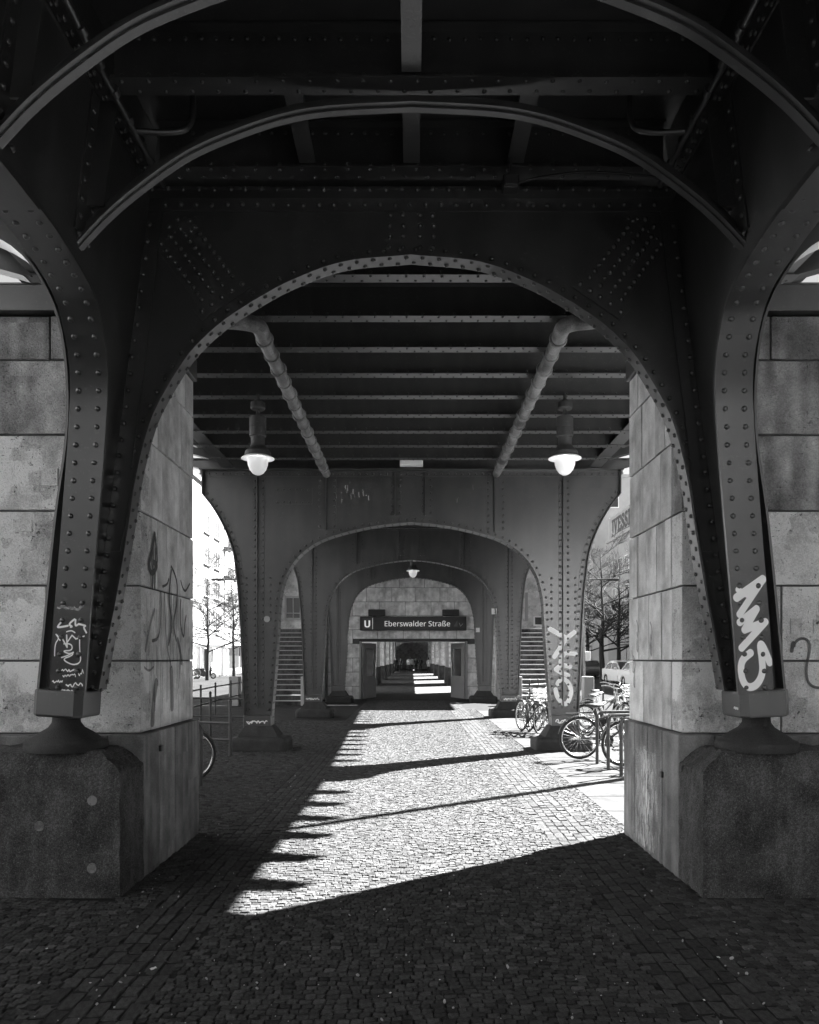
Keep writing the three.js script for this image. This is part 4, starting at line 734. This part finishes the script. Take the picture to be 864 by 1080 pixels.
// ---------------------------------------------------------------- cars
function car(label, tone, [x, d], turn) {
  const t = thing('parked_car', label, 'car', 'cars parked on the right street'); t.position.set(x, 0.01, -d); t.rotation.y = turn;   // heads along +x
  const body = mat(tone, { roughness: 0.3 }), ex = (pts, w, b = 0.06) => clean(new THREE.ExtrudeGeometry(new THREE.Shape(pts.map(p => new THREE.Vector2(...p))), { depth: w - 2 * b, bevelEnabled: true, bevelThickness: b, bevelSize: b, bevelSegments: 3, curveSegments: 12 }).translate(0, 0, -w / 2 + b));
  const side = [[-2.1, 0.35], [-1.75, 0.27], [-1.68, 0.5], [-1.5, 0.64], [-1.28, 0.68], [-1.06, 0.64], [-0.9, 0.5], [-0.86, 0.25], [0.86, 0.25], [0.9, 0.5], [1.06, 0.64], [1.28, 0.68], [1.5, 0.64], [1.66, 0.5], [1.72, 0.27], [2.05, 0.33], [2.1, 0.55], [2.02, 0.72], [1.2, 0.88], [-2.0, 0.92], [-2.12, 0.7]];
  part(t, 'body', ex(side, 1.78), body);
  const gh = (pts, w0, w1, y0, y1) => { const g = ex(pts, 1.62, 0.05), p = g.attributes.position; for (let i = 0; i < p.count; i++) { const k = (p.getY(i) - y0) / (y1 - y0); p.setZ(i, p.getZ(i) * (w0 + (w1 - w0) * k)); } g.computeVertexNormals(); return g; };
  part(t, 'windows', gh([[-1.72, 0.9], [1.12, 0.88], [0.30, 1.36], [-1.05, 1.38]], 1, 0.8, 0.88, 1.45), M.glass);
  part(t, 'roof', gh([[-1.12, 1.36], [0.32, 1.35], [0.15, 1.42], [-0.45, 1.46], [-1.0, 1.42]], 1, 0.84, 0.88, 1.5), body);
  for (const s of [-1, 1]) {
    part(t, 'pillar', mergeGeometries([[-1.7, 0.93, -1.06, 1.38, 0.05], [-0.45, 0.93, -0.4, 1.42, 0.03], [1.1, 0.92, 0.3, 1.38, 0.035]].map(([a, b, c, e, r]) => bar(V(a, b, s * 0.80), V(c, e, s * 0.675), r, 6))), body);
    for (const w of [-1.28, 1.28]) { const k = new THREE.Group(); k.name = 'wheel'; k.position.set(w, 0.32, s * 0.79); t.add(k); part(k, 'tyre', new THREE.TorusGeometry(0.235, 0.09, 10, 28), M.rubber); part(k, 'rim', new THREE.CylinderGeometry(0.19, 0.19, 0.12, 16).rotateX(Math.PI / 2), M.chrome); }
    part(t, 'headlight', metreUV(box(1.96, 2.1, 0.6, 0.73, -s * 0.75, -s * 0.5, 0.02)), M.chrome); part(t, 'tail_light', metreUV(box(-2.14, -2.04, 0.68, 0.88, -s * 0.86, -s * 0.66, 0.02)), M.rail);
    part(t, 'mirror', metreUV(box(0.72, 0.88, 0.92, 1.05, -s * 0.9, -s * 1.02, 0.03)), body);
  }
  part(t, 'bumper', metreUV(box(-2.2, -2.05, 0.36, 0.56, -0.84, 0.84, 0.04)), body); part(t, 'number_plate', metreUV(box(-2.215, -2.2, 0.44, 0.54, -0.26, 0.26)), M.white);
}
car('white hatchback parked on the right street, seen past the second portal', 0.75, [13.6, 52], -Math.PI / 2 + 0.10);
car('white car partly hidden by the right stone pier on the street', 0.7, [12.9, 45], -Math.PI / 2 + 0.08);
car('dark car parked far back on the right street', 0.05, [15.2, 70], -Math.PI / 2);

// ---------------------------------------------------------------- houses
function house(label, s, face, d0, d1, h, m, opt = {}) {
  const t = thing('town_house', label, 'building', 'houses along the street');
  const x0 = s < 0 ? face - 12 : face, x1 = s < 0 ? face : face + 12;
  part(t, 'wall', metreUV(box(x0, x1, 0, h, d0, d1)), m);
  part(t, 'cornice', metreUV(box(x0 - 0.3, x1 + 0.3, h, h + 0.35, d0 - 0.3, d1 + 0.3)), m);
  part(t, 'plinth_band', metreUV(box(s < 0 ? face : face - 0.08, s < 0 ? face + 0.08 : face, 3.9, 4.2, d0, d1)), m);
  const win = (x, y, d, w, hh, onFront) => {
    const g = new THREE.Group(); g.name = 'window'; t.add(g);
    if (onFront) { part(g, 'frame', metreUV(plate([[x - w / 2, y], [x + w / 2, y], [x + w / 2, y + hh], [x - w / 2, y + hh]], d0 - 0.08, 0.075, [[[x - w / 2 + 0.09, y + 0.09], [x + w / 2 - 0.09, y + 0.09], [x + w / 2 - 0.09, y + hh - 0.09], [x - w / 2 + 0.09, y + hh - 0.09]]])), M.white); part(g, 'pane', metreUV(box(x - w / 2 + 0.09, x + w / 2 - 0.09, y + 0.09, y + hh - 0.09, d0 - 0.03, d0 - 0.004)), opt.pane ?? M.glass); return; }
    const f = s < 0 ? face : face, o = -s;
    part(g, 'pane', metreUV(box(f, f + o * 0.03, y + 0.08, y + hh - 0.08, d - w / 2 + 0.08, d + w / 2 - 0.08)), opt.pane ?? M.glass);
    part(g, 'frame', metreUV(join([box(f, f + o * 0.09, y, y + 0.08, d - w / 2, d + w / 2), box(f, f + o * 0.09, y + hh - 0.08, y + hh, d - w / 2, d + w / 2), box(f, f + o * 0.09, y + 0.08, y + hh - 0.08, d - w / 2, d - w / 2 + 0.08), box(f, f + o * 0.09, y + 0.08, y + hh - 0.08, d + w / 2 - 0.08, d + w / 2), box(f, f + o * 0.07, y + 0.08, y + hh - 0.08, d - 0.035, d + 0.035)])), M.white);
    part(g, 'sill', metreUV(box(f, f + o * 0.2, y - 0.09, y - 0.003, d - w / 2 - 0.1, d + w / 2 + 0.1)), m);
  };
  const rows = Math.floor((h - 4.5) / 3.4), step = opt.step ?? 3.1;
  for (let r = 0; r < rows; r++) for (let d = d0 + (opt.first ?? step * 0.6); d < Math.min(d1 - 1, d0 + (opt.deep ?? 16)); d += step) win(0, 4.9 + r * 3.4, d, opt.w ?? 1.4, 2.0, false);
  if (opt.front) for (let r = 0; r < rows; r++) for (const x of opt.front) win(x, 4.9 + r * 3.4, 0, 1.3, 2.0, true);
  if (opt.balcony) for (let r = 1; r < rows; r++) { const b = new THREE.Group(); b.name = 'balcony'; t.add(b); const dd = d0 + 1.6; part(b, 'slab', metreUV(box(face, face - s * 1.1, 4.5 + r * 3.4, 4.65 + r * 3.4, dd - 1.5, dd + 1.5)), m); part(b, 'railing', metreUV(join([box(face - s * 1.02, face - s * 1.08, 4.65 + r * 3.4, 5.6 + r * 3.4, dd - 1.5, dd - 1.44), box(face - s * 1.02, face - s * 1.08, 5.55 + r * 3.4, 5.6 + r * 3.4, dd - 1.44, dd + 1.5), ...Array.from({ length: 12 }, (_, k) => box(face - s * 1.03, face - s * 1.06, 4.65 + r * 3.4, 5.55 + r * 3.4, dd - 1.3 + k * 0.24, dd - 1.27 + k * 0.24))])), M.rail); }
  if (opt.shop) { for (let d = d0 + 1; d < d0 + 14; d += 3.4) { const g = new THREE.Group(); g.name = 'shop_window'; t.add(g); part(g, 'pane', metreUV(box(face, face - s * 0.05, 0.5, 3.2, d, d + 2.8)), M.glass); part(g, 'awning', metreUV(box(face, face - s * 1.2, 3.25, 3.4, d - 0.1, d + 2.9)), M.plaster); } }
  return t;
}
house('pale plastered house with few large windows beyond the left street', -1, -22, 78, 96, 20, M.house, { step: 4.6, w: 2.4, first: 10, pane: M.slab });
house('long pale house front along the left street, hidden by the left pier', -1, -22.4, -30, 77.5, 20, M.house, { step: 8, deep: 100 });
house('long pale house front along the right street, hidden by the right pier', 1, 25.3, -30, 83.5, 17, M.plaster, { step: 8, deep: 100 });
house('pale house with balconies behind the blank-walled house on the left', -1, -22.6, 96.6, 126, 22, M.house, { balcony: 1, step: 3.2, shop: 1 });
const graf = house('pale house with black lettering along its roof edge on the right', 1, 25, 84, 104, 16.2, M.plaster, { step: 3.0, w: 1.7, shop: 1, deep: 20 });
{
  part(graf, 'parapet', metreUV(box(25.0, 25.4, 16.56, 19.3, 84, 104)), M.plaster);
  part(graf, 'lettering', quad([[24.99, 16.7, -102.5], [24.99, 16.7, -88.5], [24.99, 19.2, -88.5], [24.99, 19.2, -102.5]]), paint(1024, 200, g => { g.font = 'bold 190px serif'; g.textBaseline = 'middle'; g.lineWidth = 16; g.fillText('JVESSE', 30, 104); g.strokeText('JVESSE', 30, 104); g.lineWidth = 9; line(g, 9, [10, 190], [300, 176], [600, 192], [1010, 180]); }, 0.03));
}
house('tall pale house filling the end of the right street', 1, 24.4, 110, 132, 26, M.plaster, { front: [27.2, 30.4], step: 3.4, shop: 1 });

// ---------------------------------------------------------------- bare trees
function tree(label, [x, d], h, r, m, spread, sd) {
  seed = sd; const t = thing('bare_tree', label, 'tree', 'bare street trees'); t.position.set(x, 0, -d);
  const axis = [V(0, 0, 0)], nseg = 9; for (let k = 1; k <= nseg; k++) axis.push(V(axis[k - 1].x + rr(-0.12, 0.12), h * 0.88 * k / nseg, axis[k - 1].z + rr(-0.12, 0.12)));
  const rad = k => r * (1.15 - 1.08 * Math.pow(k / nseg, 0.8)), tr = [], limbs = [], twigs = [];
  for (let k = 0; k < nseg; k++) tr.push(bar(axis[k], axis[k + 1], rad(k), 9, rad(k + 1)));
  const grow = (p, dir, len, rd, lev) => {
    const q = p.clone().addScaledVector(dir, len); (lev < 2 ? limbs : twigs).push(bar(p, q, rd, lev < 2 ? 6 : 3, rd * 0.66));
    if (lev >= 4) return;
    const n = lev < 2 ? 4 : 3;
    for (let i = 0; i < n; i++) { const nd = dir.clone().add(V(rr(-1, 1), rr(-0.5, 0.65), rr(-1, 1)).multiplyScalar(spread)).normalize(); grow(p.clone().lerp(q, i === 0 ? 1 : rr(0.3, 1)), nd, len * rr(0.5, 0.8), Math.max(0.008, rd * (i === 0 ? 0.74 : 0.6)), lev + 1); }
  };
  for (let k = 0; k < 17; k++) { const u = 0.24 + 0.74 * k / 17, at = u * nseg, i = Math.min(nseg - 1, Math.floor(at)), a = k * 2.4 + rr(-0.4, 0.4), up = rr(0.15, 0.8); grow(axis[i].clone().lerp(axis[i + 1], at - i), V(Math.cos(a), up, Math.sin(a)).normalize(), h * (0.25 - 0.16 * u) * rr(0.8, 1.2), rad(at) * 0.42 + 0.008, 0); }
  part(t, 'trunk', metreUV(mergeGeometries(tr)), m);
  const c = part(t, 'crown', mergeGeometries(limbs), m); part(c, 'twigs', mergeGeometries(twigs), m, STUFF);
}
tree('slim bare tree on the sunny left pavement in front of the blank house', [-15.2, 61], 10, 0.14, M.bark, 0.62, 11);
tree('bare tree farther back on the left, its trunk beside the portal leg', [-15.8, 73], 12, 0.15, M.bark, 0.6, 12);
tree('bare tree nearest the left portal leg, far down the street', [-16.6, 84], 12, 0.14, M.bark, 0.6, 13);
tree('dark bare tree standing just left of the white hatchback', [12.6, 54], 10, 0.2, M.bark, 0.6, 21);
tree('dark bare tree close behind the advertising post', [11.3, 57], 9.5, 0.16, M.bark, 0.66, 22);
tree('dark bare tree behind the parked cars, leaning out from the right pier', [15.3, 60], 10, 0.18, M.bark, 0.66, 23);
tree('dark bare tree farthest back on the right street', [15.6, 72], 10.5, 0.18, M.bark, 0.66, 24);

// ---------------------------------------------------------------- street life far left
{
  const sh = thing('street_kiosk', 'white framed kiosk on the left pavement behind the moped', 'kiosk'); sh.position.set(-17.9, 0.12, -73);
  for (const [x, z] of [[-1.1, 0], [1.1, 0], [-1.1, -1.6], [1.1, -1.6], [0, 0]]) part(sh, 'post', metreUV(box(x - 0.14, x + 0.14, 0, 2.5, -z - 0.14, -z + 0.14, 0.02)), M.white);
  part(sh, 'roof', metreUV(box(-1.4, 1.4, 2.5, 2.75, -0.3, 1.9, 0.03)), M.white); part(sh, 'pane', metreUV(box(-0.95, -0.15, 0.4, 2.4, 1.55, 1.6)), M.glass);
  const par = thing('cafe_parasol', 'closed white parasol nearest on the left pavement', 'parasol', 'closed cafe parasols'); par.position.set(-19.2, 0.12, -70);
  part(par, 'pole', metreUV(bar(V(0, 0, 0), V(0, 2.6, 0), 0.03)), M.rail); part(par, 'base', metreUV(bar(V(0, 0, 0), V(0, 0.1, 0), 0.3, 16)), M.concrete);
  { const g = new THREE.LatheGeometry([[0.001, 2.9], [0.06, 2.8], [0.16, 2.3], [0.24, 1.6], [0.27, 1.15], [0.2, 1.1]].map(p => new THREE.Vector2(...p)), 20), p = g.attributes.position; for (let i = 0; i < p.count; i++) { const a = Math.atan2(p.getZ(i), p.getX(i)), k = 1 + 0.14 * Math.sin(a * 6); p.setX(i, p.getX(i) * k); p.setZ(i, p.getZ(i) * k); } g.computeVertexNormals(); part(par, 'canopy', metreUV(g), M.white); }
  const p2 = copyOf(par, 'closed white parasol in the middle of the left pavement'); p2.position.set(-18.6, 0.12, -76);
  const p3 = copyOf(par, 'closed white parasol farthest down the left pavement'); p3.position.set(-18.9, 0.12, -83);
  const mo = thing('moped', 'dark moped parked side-on on the left pavement', 'moped'); mo.position.set(-16.6, 0.0, -66); mo.rotation.y = 0.2;
  for (const x of [-0.62, 0.62]) { const w = new THREE.Group(); w.name = 'wheel'; w.position.set(x, 0.24, 0); mo.add(w); part(w, 'tyre', new THREE.TorusGeometry(0.19, 0.055, 8, 24), M.rubber); part(w, 'rim', new THREE.CylinderGeometry(0.15, 0.15, 0.06, 14).rotateX(Math.PI / 2), M.chrome); }
  const sx = pts => clean(new THREE.ExtrudeGeometry(new THREE.Shape(pts.map(p => new THREE.Vector2(...p))), { depth: 0.2, bevelEnabled: true, bevelSize: 0.04, bevelThickness: 0.04, bevelSegments: 2 }).translate(0, 0, -0.1));
  part(mo, 'body', sx([[-0.85, 0.55], [-0.7, 0.35], [-0.3, 0.28], [0.25, 0.25], [0.42, 0.35], [0.5, 0.9], [0.42, 0.95], [0.3, 0.42], [0.05, 0.38], [-0.1, 0.68], [-0.8, 0.72]]), M.black);
  part(mo, 'seat', new RoundedBoxGeometry(0.75, 0.12, 0.28, 2, 0.05).translate(-0.42, 0.79, 0), M.rubber); part(mo, 'handlebar', mergeGeometries([bar(V(0.62, 0.24, 0), V(0.44, 1.0, 0), 0.03), bar(V(0.42, 1.02, -0.32), V(0.42, 1.02, 0.32), 0.018)]), M.chrome);
  bicycle('bicycle parked among the parasols on the far left pavement', 0.2, [-18.2, 67.5], 0.4, {}).position.y = 0.12;
  bicycle('bicycle parked beside the moped on the far left pavement', 0.1, [-18.0, 64.5], 0.2, {}).position.y = 0.12;
}

// ---------------------------------------------------------------- people
function person(label, [x, d], turn, pose, tones, y = 0.016) {
  const n = 56, mc = new MarchingCubes(n, new THREE.MeshBasicMaterial(), false, false, 60000); mc.isolation = 0;
  const st = pose.stride ?? 0.1, ar = pose.arm ?? 0.1, H = 1.74;
  const J = { hip: V(0, 0.93, 0), belly: V(0, 1.08, 0.01), chest: V(0, 1.30, 0), neck: V(0, 1.49, 0.0), head: V(0, 1.63, 0.02) };
  const bones = [[V(-0.05, 0.95, 0), V(0.05, 0.95, 0), 0.125, 0.125], [J.hip, J.chest, 0.135, 0.15], [V(-0.13, 1.38, 0), V(0.13, 1.38, 0), 0.085, 0.085], [J.chest, J.neck, 0.1, 0.055], [J.head, V(0, 1.66, 0.01), 0.085, 0.095], [V(0, 1.60, 0.09), V(0, 1.615, 0.105), 0.018, 0.014]];
  for (const s of [-1, 1]) {
    const k = s * st, hip = V(s * 0.09, 0.9, 0), knee = V(s * 0.10, 0.49, k * 0.55 + 0.03), an = V(s * 0.10, 0.09, k), toe = V(s * 0.12, 0.05, k + 0.17);
    bones.push([hip, knee, 0.092, 0.062], [knee, an, 0.06, 0.042], [an, toe, 0.045, 0.035]);
    const sh = V(s * 0.18, 1.39, 0), el = V(s * 0.23, 1.12, -k * 0.5 + 0.0), wr = V(s * (0.23 - ar * 0.3), 0.9 + ar, -k * 0.5 + 0.06 + ar * 1.2), ha = wr.clone().add(V(-s * 0.01, -0.07, 0.02));
    bones.push([sh, el, 0.058, 0.046], [el, wr, 0.044, 0.032], [wr, ha, 0.032, 0.028]);
    for (let f = 0; f < 4; f++) bones.push([ha, ha.clone().add(V(-s * 0.01 + (f - 1.5) * 0.004, -0.07, (f - 1.5) * 0.02 + 0.01)), 0.016, 0.011]);
    bones.push([wr.clone().lerp(ha, 0.4), ha.clone().add(V(-s * 0.02, -0.01, 0.045)), 0.015, 0.011]);
  }
  const dist = p => { let m = 9; for (const [a, b, r0, r1] of bones) { const ab = b.clone().sub(a), t = Math.max(0, Math.min(1, p.clone().sub(a).dot(ab) / ab.lengthSq())), v = p.distanceTo(a.clone().addScaledVector(ab, t)) - (r0 + (r1 - r0) * t), k = 0.035, h = Math.max(0, Math.min(1, 0.5 + 0.5 * (m - v) / k)); m = m * (1 - h) + v * h - k * h * (1 - h); } return m; };
  const S = 0.92; for (let z = 0; z < n; z++) for (let yy = 0; yy < n; yy++) for (let xx = 0; xx < n; xx++) { const px = (xx - n / 2) / (n / 2) * S, pz = (z - n / 2) / (n / 2) * S; mc.field[z * n * n + yy * n + xx] = Math.abs(px) > 0.45 || Math.abs(pz) > 0.6 ? -1 : -dist(V(px, (yy - n / 2) / (n / 2) * S + 0.88, pz)); }
  mc.update();
  const cnt = mc.count, g = new THREE.BufferGeometry(), P = new Float32Array(cnt * 3), C = new Float32Array(cnt * 3);
  for (let i = 0; i < cnt; i++) {
    const a = mc.positionArray[i * 3] * S, b = mc.positionArray[i * 3 + 1] * S + 0.88, c = mc.positionArray[i * 3 + 2] * S; P.set([a, b, c], i * 3);
    const v = b > 1.70 || (b > 1.55 && c < 0.0) ? 0.03 : b > 1.46 ? 0.40 : b > (pose.coat ?? 0.86) ? (Math.abs(a) > 0.14 && b < 0.92 + ar * 0.8 && b > 0.7 ? 0.40 : tones[0]) : b > 0.1 ? tones[1] : 0.03; C.set([v, v, v], i * 3);
  }
  g.setAttribute('position', new THREE.BufferAttribute(P, 3)); g.setAttribute('color', new THREE.BufferAttribute(C, 3)); g.computeVertexNormals();
  const t = thing('person', label, 'person', 'people in the distance'); t.position.set(x, y, -d); t.rotation.y = turn;
  part(t, 'body', toCreasedNormals(g, 2.6), mat(1, { vertexColors: true, roughness: 0.9 }));
  const hair = new THREE.SphereGeometry(0.102, 14, 8, 0, Math.PI * 2, 0, Math.PI * 0.55).rotateX(-0.35).translate(0, 1.668, 0.0); part(t, 'hair', hair, M.black);
  return t;
}
const people = [
  ['person in a white coat walking on the right of the passage', [1.95, 92], Math.PI, { stride: 0.22, coat: 0.72 }, [0.9, 0.04]],
  ['person in white top in the middle of the group at the passage end', [-0.35, 101], 0, { stride: 0.12, arm: 0.25 }, [0.85, 0.05]],
  ['person in pale jacket right of the white top at the passage end', [0.05, 104], 0.3, { stride: 0.18 }, [0.6, 0.04]],
  ['person in black coat at the left edge of the group in the passage', [-1.9, 99], 0.2, { stride: 0.1, coat: 0.55 }, [0.04, 0.03]],
  ['person in dark grey jacket second from the left in the passage', [-1.35, 103], 0, { stride: 0.2 }, [0.10, 0.04]],
  ['person in black jacket right of the middle of the passage group', [0.55, 100], 0, { stride: 0.15 }, [0.03, 0.02]],
  ['person in dark clothes at the right edge of the passage group', [1.15, 103], -0.2, { stride: 0.1, coat: 0.6 }, [0.05, 0.03]],
];
for (const p of people) person(...p);
person('person in dark jacket walking on the left pavement beside the portal leg', [-18.2, 86.5 - 7], 0.5, { stride: 0.25 }, [0.05, 0.05], 0.12);
person('person in dark coat standing by the shops on the right street', [10.2, 52], 0.5, { stride: 0.1, coat: 0.6 }, [0.04, 0.04], 0.0);

// ---------------------------------------------------------------- litter
{
  const sp = [[-1.31, 4.16, 0.035], [0.14, 4.02, 0.012], [-0.77, 5.28, 0.02], [-1.98, 4.45, 0.015], [1.05, 3.98, 0.014], [1.62, 4.32, 0.02], [1.93, 4.9, 0.016], [-0.1, 3.86, 0.013], [1.35, 3.78, 0.015], [-1.56, 3.98, 0.012]];
  for (const [x, d, w] of sp) { const t = thing('paper_scrap', 'tiny white paper scrap lying on the shaded paving in the foreground', 'litter', 'paper scraps in the foreground'); t.position.set(x, 0.026, -d); t.rotation.y = rr(0, 3); const g = new THREE.PlaneGeometry(w, w * 0.6, 3, 2).rotateX(-Math.PI / 2), p = g.attributes.position; for (let i = 0; i < p.count; i++) p.setY(i, rr(0, w * 0.2)); g.computeVertexNormals(); part(t, 'sheet', g, M.white); }
}
{ // pale grit and crumbs scattered over the paving
  const g = new THREE.IcosahedronGeometry(1, 0), im = setup(new THREE.InstancedMesh(g, M.plaster, 420)), O = new THREE.Object3D(); im.name = 'scattered_grit'; im.userData = { kind: 'stuff', label: 'pale grit and crumbs scattered over the paving', category: 'grit' };
  for (let i = 0; i < 420; i++) { const d = 3.3 + 9 * Math.pow(rnd(), 1.7), w = 0.0025 + 0.0075 * Math.pow(rnd(), 3); O.position.set(rr(-1.88, 1.88), 0.022 + w * 0.3, -d); O.rotation.set(rr(0, 3), rr(0, 3), rr(0, 3)); O.scale.set(w * rr(0.7, 1.8), w * 0.6, w); O.updateMatrix(); im.setMatrixAt(i, O.matrix); }
  scene.add(im);
  const t = thing('junction_box', 'small dark junction box hanging above the near portal right of centre', 'box'); t.position.set(0.66, 4.72, -5.46);
  part(t, 'casing', new RoundedBoxGeometry(0.11, 0.09, 0.09, 2, 0.012).translate(0, 0.045, 0), M.black); part(t, 'lid', new RoundedBoxGeometry(0.09, 0.07, 0.02, 2, 0.006).translate(0, 0.045, 0.05), M.rail); part(t, 'cable', tube([V(0.05, 0.05, 0), V(0.2, 0.09, 0.0), V(0.5, 0.12, 0.01), V(0.9, 0.1, 0.0), V(1.0, 0.06, 0.02)], 0.008, 30, 6), M.black); part(t, 'bracket', box(-0.01, 0.01, 0.09, 0.22, -0.01, 0.01), M.black);
}
renderer.render(scene, camera);
